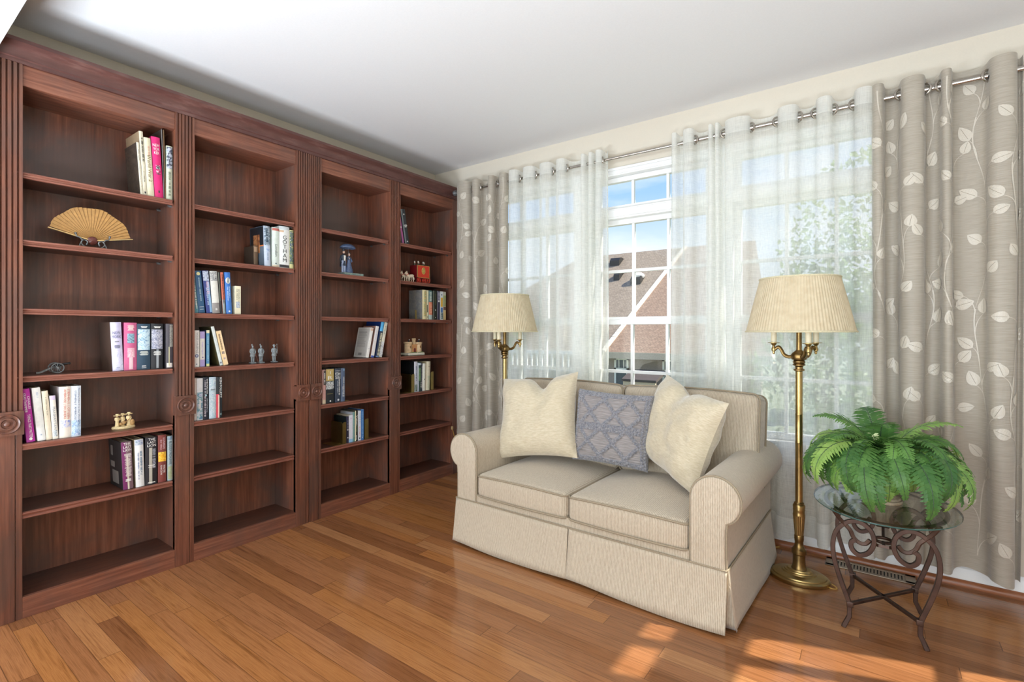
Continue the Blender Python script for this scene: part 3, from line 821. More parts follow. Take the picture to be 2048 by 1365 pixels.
n = len(K); m = MB(); m.v = v; m.f = [(j * n + i, (j + 1) * n + i, (j + 1) * n + i + 1, j * n + i + 1) for j in range(NZ) for i in range(n - 1)]; m.mi = [1 if abs(K[i][2]) > .6 and abs(K[i + 1][2]) > .6 else 0 for j in range(NZ) for i in range(n - 1)]
sk = sb(m, 'skirt', [FAB_X, FAB_Y], smooth=45)
md = sk.modifiers.new('cloth_thickness', 'SOLIDIFY'); md.thickness = .005
sb(MB().tube([(x, y, .268) for x, y, a, b in K if abs(a) + abs(b) > .9], .0045, 6), 'skirt_piping', PIPE_M, sk)
def crown(a, h0):
    def f(p, u):
        c = max(0, 1 - u[0] ** 2) * max(0, 1 - u[1] ** 2)
        return (p.x, p.y - (.012 * max(0, 1 - u[0] ** 2) if u[1] < -.8 else 0), p.z + (a * c if p.z > 0 else -.15 * a * c))
    return f
def ringpath(hx, hy, r, z, n=6):
    out = []
    for cx, cy, a0 in ((hx - r, hy - r, 0), (-hx + r, hy - r, 90), (-hx + r, -hy + r, 180), (hx - r, -hy + r, 270)):
        for i in range(n + 1): a = R(a0 + 90 * i / n); out.append((cx + r * math.cos(a), cy + r * math.sin(a), z))
    return out
def densify(path, k=4):
    out = []
    for a, b in zip(path, path[1:] + path[:1]):
        d = math.dist(a, b); q = max(1, int(d / .03))
        for i in range(q): out.append(tuple(lerp(a[j], b[j], i / q) for j in range(3)))
    return out
for s in (-1, 1):
    cx, cy, cz, hx, hy, hz = s * .310, -.105, .368, .306, .372, .068
    fn = crown(.042, 0)
    c = sb(MB().rbox((cx, cy, cz), (hx, hy, hz), .03, (10, 10, 3), fn), 'seat_cushion', FAB_X, smooth=60)
    for zz in (hz - .012, -hz + .012):
        pth = []
        for p in densify(ringpath(hx + .001, hy + .001, .032, zz)):
            q = fn(Vector(p), (p[0] / hx, p[1] / hy, p[2] / hz)); pth.append((cx + q[0], cy + q[1], cz + zz + (0 if zz < 0 else .010 * (1 - (p[0] / hx) ** 2))))
        sb(MB().tube(pth, .0052, 7, closed=True), 'cushion_piping', PIPE_M, c)
    # back cushion, leaning on the frame
    hx, hy, hz = .384, .098, .255
    def bfn(p, u):
        d = max(0, 1 - u[0] ** 4) * max(0, 1 - u[2] ** 4)
        return (p.x, p.y - (.03 * d if p.y < 0 else -.01 * d), p.z + (.012 * (1 - u[0] ** 2) if u[2] > .6 else 0))
    mb = MB().rbox((0, 0, 0), (hx, hy, hz), .036, (10, 3, 8), bfn)
    Mx = Matrix.Translation((s * .387, .248, .672)) @ Matrix.Rotation(R(-9), 4, 'X')
    mb.xf(Mx); c = sb(mb, 'back_cushion', FAB_X, smooth=60)
    for yy in (-hy + .012, hy - .012):
        pth = []
        for p in densify(ringpath(hx + .001, hz + .001, .036, 0)):
            q = bfn(Vector((p[0], yy, p[1])), (p[0] / hx, yy / hy, p[1] / hz)); pth.append(Mx @ Vector((q[0], yy, q[2])))
        sb(MB().tube(pth, .0052, 7, closed=True), 'cushion_piping', PIPE_M, c)
SOFA.rotation_euler = (0, 0, R(-1.4))

def pillow(name, label, loc, rot, w, h, th, mat, chop=0, n=48, disp=None, chx=.15, pinch=.075, mfun=None):
    m = MB(); vs = {}
    def pos(u, v, side):
        x = w / 2 * u * (1 - pinch * (1 - v * v) * abs(u) ** 1.5); z = h / 2 * v * (1 - pinch * (1 - u * u) * abs(v) ** 1.5)
        t = (max(0, 1 - u ** 4) ** .62) * (max(0, 1 - v ** 4) ** .62)
        y = th / 2 * t
        if chop:
            g = math.exp(-((u - chx) / .22) ** 2); q = clamp((v + .2) / 1.2, 0, 1)
            z -= chop * g * q ** 1.6; y *= 1 - .35 * g * q
        fold = .006 * math.sin(9 * u + 4 * v + side) * (abs(u) ** 3 + abs(v) ** 3) * (1 - max(abs(u), abs(v)) ** 8)
        y += fold + ((disp(u, v) if disp else .010 * mnoise.noise(Vector((u * 2.6 + w * 9, v * 2.6, side))) + .005 * mnoise.noise(Vector((u * 6, v * 6 + w * 9, side)))) if t > .06 else 0)
        return (x, -side * y, z)
    for side in (1, -1):
        m.grid(lambda a, b: pos(2 * a - 1, 2 * b - 1, side), n, n, flip=(side < 0))
    if mfun:
        for side in (0, 1):
            for j in range(n):
                for i in range(n): m.mi[side * n * n + j * n + i] = mfun(2 * (i + .5) / n - 1, 2 * (j + .5) / n - 1)
    root = m.build(name, mat, smooth=0); root.data.polygons.foreach_set('use_smooth', [True] * len(root.data.polygons))
    yaw, pi, ro = rot
    root.matrix_world = Matrix.Translation(loc) @ Matrix.Rotation(yaw, 4, 'Z') @ Matrix.Rotation(pi, 4, 'X') @ Matrix.Rotation(ro, 4, 'Y')
    tag(root, label, 'pillow', 'throw pillows on the sofa')
    return root
def seam(o, w, h, pinch, mat):
    pts = []
    for k in range(96):
        a = k / 96 * 4; s = int(a); t = (a - s) * 2 - 1
        u, v = ((t, -1), (1, t), (-t, 1), (-1, -t))[s]
        pts.append((w / 2 * u * (1 - pinch * (1 - v * v)), 0, h / 2 * v * (1 - pinch * (1 - u * u))))
    MB().tube(pts, .0035, 6, closed=True).build('seam', mat, o, local=True)
pillow('throw_pillow', 'cream chenille pillow with a dented top, leaning by the left sofa arm', (1.640, -.755, .748), (.086, -.334, -.132), .535, .52, .19, VELVET, .075)
def lattice(u, v):
    a = (u + v * .86) * 1.5 + .25; b = (u - v * .86) * 1.5 + .25
    da = abs((a + .5) % 1 - .5); db = abs((b + .5) % 1 - .5)
    return max(math.exp(-(da / .10) ** 4), math.exp(-(db / .10) ** 4)), 1 if abs(v) < .10 or abs(v) > .84 or abs(u) > .86 else 0
def knit(u, v):
    lat, band = lattice(u, v)
    bob = abs(math.sin(u * 40 + 9 * mnoise.noise(Vector((u * 3, v * 3, 0))) * .3)) * abs(math.sin(v * 36 + (int(u * 40 / PI) % 2) * 1.5))
    return (.007 + .011 * bob) * min(1, lat + band) + .0012 * math.sin(v * 110)
pillow('throw_pillow', 'grey bobble-knit pillow with raised diamonds, between the two cream ones', (2.108, -.690, .712), (.076, -.188, .032), .455, .42, .15, [BOBBLE, YARN], 0, 150, knit, pinch=.05, mfun=lambda u, v: 0 if lattice(u, v)[0] > .4 or lattice(u, v)[1] else 1)
pillow('throw_pillow', 'cream chenille pillow standing tilted on its corner against the right sofa arm', (2.494, -.690, .745), (-.626, -.268, .187), .54, .49, .20, VELVET, .035, chx=-.1)

# ------------------------------------------------------------------ floor lamps
def lamp(label, loc, az, shade_rot):
    root = thing('floor_lamp', label, 'lamp', loc, 'pair of brass candelabra floor lamps')
    def b(m, name, mat, parent=None, **kw): return m.build(name, mat, parent or root, local=True, **kw)
    bp = [(.104, 0), (.106, .004), (.106, .018), (.102, .023), (.095, .025), (.094, .030), (.087, .033), (.062, .036), (.058, .041), (.052, .042), (.050, .047), (.044, .048), (.040, .055), (1e-7, .056)]
    b(MB().lathe(bp, 48, sx=1.30), 'base', BRASS, smooth=30)
    st = [(.038, .052), (.034, .058), (.030, .072), (.028, .10), (.028, .126), (.030, .128), (.033, .132), (.033, .140), (.0335, .146), (.033, .152), (.026, .160), (.021, .172), (.019, .19), (.021, .196), (.0215, .204), (.0225, .208), (.0215, .214), (.0225, .220), (.0205, .226)]
    s = b(MB().lathe(st, 28), 'stem', BRASS_D)
    b(MB().lathe([(.0195, .226), (.0268, .325)], 60, rfun=lambda t, z: 1 + .035 * math.cos(20 * t)), 'fluted_column', BRASS, smooth=20)
    b(MB().lathe([(.0275, .325), (.0285, .329), (.027, .335), (.027, .352), (.0285, .356), (.027, .362), (.0285, .374), (.027, .380), (.022, .386), (.0235, .390), (.0185, .396)], 28), 'collar', BRASS)
    b(MB().lathe([(.0172, .396), (.0172, .698), (.0177, .700), (.0177, .704), (.0168, .706), (.0168, .842), (.0172, .844), (.0172, .848), (.0164, .850), (.0164, 1.068)], 24), 'pole', BRASS, smooth=40)
    b(MB().lathe([(.0165, 1.066), (.026, 1.072), (.026, 1.077), (.0185, 1.080), (.018, 1.090), (.022, 1.095), (.0295, 1.098), (.0295, 1.102), (.024, 1.105), (.028, 1.111), (.028, 1.119), (.024, 1.124), (.034, 1.128), (.037, 1.136), (.037, 1.152), (.032, 1.160), (.022, 1.168), (.0135, 1.176), (.0128, 1.182), (.0128, 1.30)], 28), 'hub', BRASS_D)
    for a in az:
        a = R(a); c, sn = math.cos(a), math.sin(a)
        def q(r, z): return (c * r, sn * r, z)
        arm = b(MB().tube(smoothpath([q(.030, 1.142), q(.050, 1.140), q(.070, 1.152), q(.082, 1.176), q(.094, 1.190), q(.108, 1.182), q(.114, 1.176)], 5), [.0095] * 10 + [.0085] * 21, 9), 'arm', BRASS_D)
        e = q(.118, 0)
        b(MB().lathe([(1e-7, 1.152), (.005, 1.154), (.0065, 1.160), (.006, 1.166), (.0105, 1.170), (.0115, 1.180), (.0075, 1.190), (.007, 1.196), (.013, 1.204), (.0145, 1.209), (.0285, 1.2115), (.0285, 1.2135), (.016, 1.214), (1e-7, 1.214)], 18, (e[0], e[1], 0)), 'candle_cup', BRASS, arm)
        b(MB().lathe([(.0140, 1.213), (.0140, 1.315), (.009, 1.318), (.009, 1.33)], 16, (e[0], e[1], 0)), 'candle_sleeve', CANDLE, arm)
        b(MB().ball((e[0], e[1], 1.358), .028, 12), 'bulb', M('frosted_bulb', S(244, 242, 232), .4), arm)
    b(MB().tube([(0, 0, 1.29), (0, 0, 1.535)], .005, 8).tube([(-.17, 0, 1.53), (.17, 0, 1.53)], .002, 6).tube([(0, -.17, 1.53), (0, .17, 1.53)], .002, 6).ball((0, 0, 1.545), .008, 8), 'shade_spider', BRASS_D)
    rb, rt, z0, z1 = .247, .180, 1.268, 1.545
    m = MB(); N = 384; v = []
    for rr, z in ((rb, z0), (lerp(rb, rt, .5) + .001, (z0 + z1) / 2), (rt, z1), (rt - .004, z1), (rb - .004, z0)):
        for k in range(N):
            t = 2 * PI * k / N + shade_rot; p = 1 + .011 * (2 * abs((k / 4.0) % 1 - .5) - .5)
            v.append((rr * p * math.cos(t), rr * p * math.sin(t), z))
    m.v = v; m.f = [(j * N + k, j * N + (k + 1) % N, (j + 1) % 5 * N + (k + 1) % N, (j + 1) % 5 * N + k) for j in range(5) for k in range(N)]; m.mi = [0] * len(m.f)
    sh = b(m, 'lamp_shade', SHADE, smooth=0, label='cream pleated empire shade')
    b(MB().torus((0, 0, z0 + .003), rb + .0015, .005, 'z', 64, 6), 'shade_trim', SHADE_TRIM, sh)
    b(MB().torus((0, 0, z1 - .002), rt + .0015, .005, 'z', 64, 6), 'shade_trim', SHADE_TRIM, sh)
    return root
L1 = lamp('brass floor lamp with pleated cream shade standing between sofa and glass fern table', (3.02, -.415, 0), (176, 56, -64), 0)
L2 = lamp('brass floor lamp with pleated cream shade behind the left sofa arm near the bookcase', (1.075, -.345, 0), (46, 166, 286), .3)
CORD = M('gold_lamp_cord', S(190, 146, 72), .4)
MB().tube(smoothpath([(-.13, .02, .006), (-.17, .07, .0045), (-.20, .17, .0045), (-.19, .28, .0045), (-.14, .355, .0045)], 6), .0042, 7).build('cord', CORD, L1, local=True)
MB().tube(smoothpath([(.135, .02, .006), (.150, .01, .006), (.165, -.015, .005), (.150, -.03, .0045), (.12, -.02, .0045)], 6), .003, 6).build('cord', CORD, L1, local=True)
MB().tube(smoothpath([(-.10, .03, .006), (-.30, .12, .0045), (-.55, .20, .0045), (-.66, .22, .0045)], 6), .0042, 7).build('cord', CORD, L2, local=True)

# ------------------------------------------------------------------ side table
TC = (3.366, -.622, 0)
TAB = thing('side_table', 'oval glass-top side table on scrolled bronzed iron legs', 'table', TC)
def tb(m, name, mat, parent=None, **kw): return m.build(name, mat, parent or TAB, local=True, **kw)
ZT = .522
leg = [(.140, .0), (.118, .052), (.118, .104), (.126, .130), (.150, .20), (.172, .28), (.178, .345), (.166, .405), (.136, .445), (.102, .462), (.068, .457), (.041, .428), (.033, .385), (.050, .341), (.083, .322), (.108, .340), (.112, .370), (.094, .384)]
strap = [(.178, .507), (.158, .470), (.136, .443), (.116, .420), (.104, .392), (.084, .374), (.062, .374), (.046, .394)]
for sx in (-1, 1):
    for sy in (-1, 1):
        y = sy * .155
        p = [(sx * leg[0][0], y * 1.02, leg[0][1]), (sx * leg[1][0], y, leg[1][1]), (sx * leg[2][0], y, leg[2][1])]
        p = p + [Vector(q) for q in smoothpath([(sx * a, y, z) for a, z in leg[2:]], 5)][1:]
        l = tb(MB().tube(p, .008, sq=(.0175, .0175)), 'leg', IRON, bevel=.002)
        tb(MB().tube(smoothpath([(sx * a, y * (1 + .12 * max(0, z - .44) / .07), z) for a, z in strap], 5), .007, sq=(.015, .015)), 'scroll_strap', IRON, l, bevel=.002)
        tb(MB().rbox((sx * .116, y, .104), (.012, .012, .012), .003, (2, 2, 2)), 'joint', IRON, l)
for s in (-1, 1):
    tb(MB().tube([(-.116, -s * .155, .104), (.116, s * .155, .104)], .007, sq=(.013, .015)), 'stretcher', IRON, bevel=.002)
for y in (-.155, .155): tb(MB().tube([(-.036, y, .385), (-.02, y * .9, .372), (.02, y * .9, .372), (.036, y, .385)], .006, sq=(.012, .012)), 'scroll_link', IRON)
tb(MB().torus((0, 0, .352), .032, .007, 'z', 24, 8), 'center_ring', IRON)
for y in (-1, 1): tb(MB().tube([(0, y * .032, .352), (0, y * .14, .372)], .006, sq=(.011, .011)), 'scroll_link', IRON)
N = 72
def oval(a, b, z): return [(a * math.cos(2 * PI * k / N), b * math.sin(2 * PI * k / N), z) for k in range(N)]
v = oval(.205, .262, ZT - .016) + oval(.222, .280, ZT - .016) + oval(.222, .280, ZT - .011) + oval(.205, .262, ZT - .011)
m = MB(); m.v = v; m.f = [(j * N + k, j * N + (k + 1) % N, (j + 1) % 4 * N + (k + 1) % N, (j + 1) % 4 * N + k) for j in range(4) for k in range(N)]; m.mi = [0] * len(m.f)
tb(m, 'top_ring', IRON)
ga, gb = .262, .322
v = oval(ga - .004, gb - .004, ZT - .0105) + oval(ga, gb, ZT - .007) + oval(ga, gb, ZT - .003) + oval(ga - .014, gb - .014, ZT)
m = MB(); m.v = v; m.f = [(j * N + k, j * N + (k + 1) % N, (j + 1) * N + (k + 1) % N, (j + 1) * N + k) for j in range(3) for k in range(N)] + [tuple(range(3 * N, 4 * N)), tuple(range(N - 1, -1, -1))]
m.mi = [1] * (2 * N) + [0] * N + [0, 0]
tb(m, 'glass_top', [TABLE_GLASS, GLASS_EDGE], smooth=0)

# ------------------------------------------------------------------ fern in an urn
FC = (3.362, -.60, ZT)
FN = thing('potted_fern', 'bushy green fern in a small tan urn on the oval glass table', 'plant', FC)
def stone():
    t = NT('tan_stone'); f = t.noise(t.coords(), 40, 5, .6); c = t.ramp(f, [(.3, S(150, 130, 106)), (.7, S(206, 190, 164))])
    return t.done(t.principled(c, .8, 0, t.bump(f, .3, .003)))
URN = stone()
u = MB().lathe([(.072, 0), (.074, .006), (.072, .012), (.066, .014), (.064, .022), (.052, .028), (.046, .034)], 36)
u.lathe([(.046, .034), (.037, .044), (.034, .060), (.040, .074)], 60, rfun=lambda t, z: 1 + .05 * math.cos(20 * t))
u.lathe([(.040, .074), (.060, .084), (.082, .104), (.092, .130), (.092, .150), (.100, .156), (.102, .166), (.096, .172), (.084, .168), (.082, .150), (1e-7, .148)], 36)
u.build('urn', URN, FN, local=True, smooth=35)
MB().lathe([(.082, .150), (.06, .160), (1e-7, .166)], 20).build('soil', M('dark_moss', S(58, 52, 36), .9, scale=80, var=.4), FN, local=True)
def frond_mesh(L, a0, curl, seed, wid=.050, pairs=31):
    rnd = random.Random(seed); m = MB(); n = 26; P = []; ang = a0; x = z = 0.0
    for i in range(n + 1):
        P.append(Vector((x, 0, z))); ang -= curl / n * (.5 + 1.3 * i / n); st = L / n; x += math.cos(ang) * st; z += math.sin(ang) * st
    m.tube([tuple(p) for p in P], [lerp(.0026, .0007, i / n) for i in range(n + 1)], 5, m=1)
    for k in range(pairs):
        t = .10 + .90 * (k + .5) / pairs; i = min(n - 1, int(t * n)); f = t * n - i; p = P[i].lerp(P[i + 1], f); T = (P[i + 1] - P[i]).normalized(); Nn = Vector((-T.z, 0, T.x))
        ln = wid * (.35 + .65 * math.sin(PI * min(1, .18 + t * .55))) * (1 - max(0, t - .55) / .45 * .86) * 1.35
        for s in (-1, 1):
            d = (Vector((0, s, 0)) * .88 + T * .46 + Nn * rnd.uniform(-.05, .18)).normalized(); w = T * (L / pairs * .64); q = ln * rnd.uniform(.86, 1.12)
            dr = Nn * (-.22 * q)
            a = p; b = p + d * q * .34; c = p + d * q * .68 + dr * .35; e = p + d * q + dr
            vs = [a - w * .55, a + w * .55, b + w * 1.0, b + d * q * .10 + w * .62, c + w * .80, c + d * q * .09 + w * .42, e, c + d * q * .05 - w * .45, c - w * .62, b + d * q * .06 - w * .6, b - w * .85]
            m.add(vs, [(0, 1, 2, 10), (10, 2, 3, 9), (9, 3, 4, 8), (8, 4, 5, 7), (7, 5, 6)], 0)
    me = m.build('frond', [FERN, FERN_STEM], None, smooth=0).data
    ob = [o for o in bpy.data.objects if o.data == me][0]; bpy.data.objects.remove(ob); return me
rnd = random.Random(21)
ME = []
for i, (L, a0, cu) in enumerate([(.40, 62, 2.5), (.44, 54, 2.7), (.36, 70, 2.3), (.46, 44, 2.75), (.40, 30, 1.9), (.34, 78, 1.5), (.44, 58, 3.1), (.30, 20, 1.6)]):
    ME.append(frond_mesh(L, R(a0), cu, i))
spec = []
for k in range(22): spec.append((k * 16.4 + rnd.uniform(-7, 7), rnd.choice((3, 4, 7)), rnd.uniform(.84, 1.0)))
for k in range(26): spec.append((k * 13.8 + 9 + rnd.uniform(-8, 8), rnd.choice((1, 3, 6)), rnd.uniform(.84, 1.02)))
for k in range(24): spec.append((k * 15 + rnd.uniform(-9, 9), rnd.choice((0, 2, 6)), rnd.uniform(.84, 1.02)))
for k in range(12): spec.append((-150 + k * 11 + rnd.uniform(-6, 6), rnd.choice((1, 6, 3)), rnd.uniform(1.0, 1.16)))
for k in range(4): spec.append((k * 90 + rnd.uniform(-20, 20), 5, rnd.uniform(.95, 1.1)))
for (az, i, s) in spec:
    o = bpy.data.objects.new('frond', ME[i]); COL.objects.link(o); o.parent = FN
    a = R(az); o.location = (.022 * math.cos(a), .022 * math.sin(a), .175); o.rotation_euler = (rnd.uniform(-.25, .25), 0, a); o.scale = (s, s * 1.05, s)
for (az, h) in ((250, .30), (285, .26)):
    m = MB(); a = R(az); p = smoothpath([(0, 0, .16), (.05 * math.cos(a), .05 * math.sin(a), .24), (.10 * math.cos(a), .10 * math.sin(a), h)], 5); m.tube(p, .0015, 5)
    for q in p[3:]:
        for s in (-1, 1):
            d = Vector((-math.sin(a) * s, math.cos(a) * s, .5)).normalized(); m.add([q, q + d * .012 + Vector((0, 0, .006)), q + d * .026, q + d * .012 - Vector((0, 0, .006))], [(0, 1, 2, 3)])
    m.build('sprig', SPRIG, FN, local=True, smooth=0, label='pale yellow-green sprig')

# ------------------------------------------------------------------ floor register
VT = thing('floor_vent', 'tan metal floor register behind the glass table', 'vent', (3.31, -.10, 0))
m = MB(); x0, x1, y0, y1 = 3.115, 3.505, -.152, -.045
m.box(x0, x1, y0, y0 + .022, 0, .005).box(x0, x1, y1 - .022, y1, 0, .005).box(x0, x0 + .045, y0, y1, 0, .005).box(x1 - .045, x1, y0, y1, 0, .005)
m.build('vent_frame', M('tan_register_metal', S(152, 138, 118), .35, .5), VT, smooth=0, bevel=.002)
MB().box(x0 + .04, x1 - .04, y0 + .02, y1 - .02, .0003, .001).build('vent_duct', M('dark_duct', S(24, 22, 20), .8), VT, smooth=0)
m = MB()
for k in range(21):
    c = lerp(x0 + .05, x1 - .05, k / 20); m.box(c - .0045, c + .0045, y0 + .02, y1 - .02, .001, .0042)
m.build('louvers', M('tan_register_metal', S(152, 138, 118), .35, .5), VT, smooth=0)
# ------------------------------------------------------------------ books: (left edge, thickness, height, lean in degrees, shelf height)
BK = {
    'b1': (-2.4007, 0.0116, 0.268, -4.0, 1.980),
    'b2': (-2.3883, 0.0172, 0.329, -3.6, 1.980),
    'b3': (-2.3699, 0.0302, 0.303, -3.5, 1.980),
    'b4': (-2.3370, 0.0388, 0.318, -3.2, 1.980),
    'b5': (-2.2969, 0.0044, 0.371, -1.8, 1.980),
    'b6': (-2.2910, 0.0051, 0.370, -1.5, 1.980),
    'b7': (-2.2852, 0.0295, 0.290, 0.0, 1.980),
    'c1': (-2.5178, 0.0447, 0.244, -2.6, 1.073),
    'c2': (-2.4718, 0.0539, 0.243, 0.0, 1.073),
    'c3': (-2.4165, 0.0581, 0.238, 0.0, 1.073),
    'c4': (-2.3550, 0.0539, 0.240, 0.0, 1.073),
    'c5': (-2.2871, 0.0332, 0.240, 0.0, 1.073),
    'd1': (-2.8305, 0.0290, 0.241, -4.8, 0.772),
    'd2': (-2.7940, 0.0280, 0.244, -4.8, 0.772),
    'd3': (-2.7645, 0.0211, 0.226, -4.2, 0.772),
    'd4': (-2.7424, 0.0204, 0.202, -3.4, 0.772),
    'd5': (-2.7198, 0.0419, 0.240, 0.0, 0.772),
    'd6': (-2.6767, 0.0357, 0.240, 0.0, 0.772),
    'e1': (-2.4743, 0.0432, 0.242, -2.4, 0.468),
    'e2': (-2.4210, 0.0375, 0.245, -1.5, 0.468),
    'e3': (-2.3806, 0.0530, 0.248, 0.0, 0.468),
    'e4': (-2.3229, 0.0373, 0.251, 0.0, 0.468),
    'e5': (-2.2798, 0.0244, 0.239, 0.0, 0.468),
    'f0': (-1.7865, 0.0269, 0.128, -1.1, 1.680),
    'f1': (-1.7522, 0.0398, 0.250, -1.6, 1.680),
    'f2': (-1.7044, 0.0464, 0.250, 0.0, 1.680),
    'f3': (-1.6567, 0.0671, 0.267, 0.0, 1.680),
    'f4': (-1.5880, 0.0282, 0.251, 0.0, 1.680),
    'g1': (-2.1464, 0.0196, 0.237, -5.5, 1.375),
    'g2': (-2.1247, 0.0318, 0.237, -5.5, 1.375),
    'g3': (-2.0858, 0.0320, 0.242, -5.5, 1.375),
    'g4': (-2.0526, 0.0389, 0.243, -4.0, 1.375),
    'g5': (-2.0112, 0.0114, 0.240, -3.4, 1.375),
    'g6': (-1.9969, 0.0153, 0.241, -3.4, 1.375),
    'g7': (-1.9775, 0.0313, 0.243, -2.7, 1.375),
    'g8': (-1.9451, 0.0080, 0.152, 0.0, 1.375),
    'g9': (-1.9300, 0.0341, 0.168, 0.0, 1.375),
    'h1': (-2.1502, 0.0272, 0.204, 0.0, 1.073),
    'h2': (-2.1196, 0.0248, 0.198, 0.0, 1.073),
    'h3': (-2.0866, 0.0164, 0.205, 0.0, 1.073),
    'h4': (-2.0134, 0.0165, 0.230, -12.3, 1.073),
    'h5': (-1.9933, 0.0271, 0.203, -12.0, 1.073),
    'i1': (-2.1490, 0.0116, 0.239, 0.0, 0.772),
    'i2': (-2.1357, 0.0305, 0.236, 0.0, 0.772),
    'i3': (-2.1041, 0.0279, 0.239, 0.0, 0.772),
    'i4': (-2.0718, 0.0365, 0.237, 0.0, 0.772),
    'i5': (-2.0341, 0.0326, 0.234, 0.0, 0.772),
    'j1': (-0.9858, 0.0235, 0.229, 11.6, 1.073),
    'j2': (-0.9420, 0.0285, 0.241, 11.6, 1.073),
    'j3': (-0.8991, 0.0314, 0.280, 11.6, 1.073),
    'j4': (-0.8660, 0.0286, 0.273, 12.0, 1.073),
    'k1': (-1.3495, 0.0257, 0.235, 0.0, 0.772),
    'k2': (-1.3228, 0.0640, 0.242, 0.0, 0.772),
    'k3': (-1.2504, 0.0473, 0.238, 0.0, 0.772),
    'k4': (-1.2016, 0.0331, 0.238, 0.0, 0.772),
    'l1': (-1.1559, 0.0193, 0.190, 0.0, 0.468),
    'l2': (-1.1348, 0.0331, 0.196, 0.0, 0.468),
    'l3': (-1.1006, 0.0151, 0.215, 0.0, 0.468),
    'l4': (-1.0833, 0.0226, 0.227, 0.0, 0.468),
    'l5': (-1.0563, 0.0254, 0.219, 0.0, 0.468),
    'l6': (-1.0289, 0.0229, 0.226, 0.0, 0.468),
    'm1': (-0.6430, 0.0316, 0.255, -10.3, 1.980),
    'm2': (-0.6014, 0.0459, 0.277, -10.3, 1.980),
    'n1': (-0.4106, 0.0470, 0.248, 0.0, 1.375),
    'n2': (-0.3609, 0.0196, 0.247, 0.0, 1.375),
    'n3': (-0.3387, 0.0450, 0.246, 0.0, 1.375),
    'n4': (-0.2882, 0.0507, 0.248, 0.0, 1.375),
    'n5': (-0.2361, 0.0333, 0.250, 0.0, 1.375),
    'n6': (-0.2010, 0.0387, 0.248, 0.0, 1.375),
    'n7': (-0.1591, 0.0311, 0.248, 0.0, 1.375),
    'p1': (-0.5034, 0.0361, 0.251, 0.0, 0.772),
    'p2': (-0.4661, 0.0428, 0.244, 0.0, 0.772),
    'p3': (-0.4215, 0.0090, 0.231, 0.0, 0.772),
    'p4': (-0.4118, 0.0363, 0.230, 1.2, 0.772),
    'p5': (-0.3720, 0.0450, 0.245, 2.0, 0.772),
}

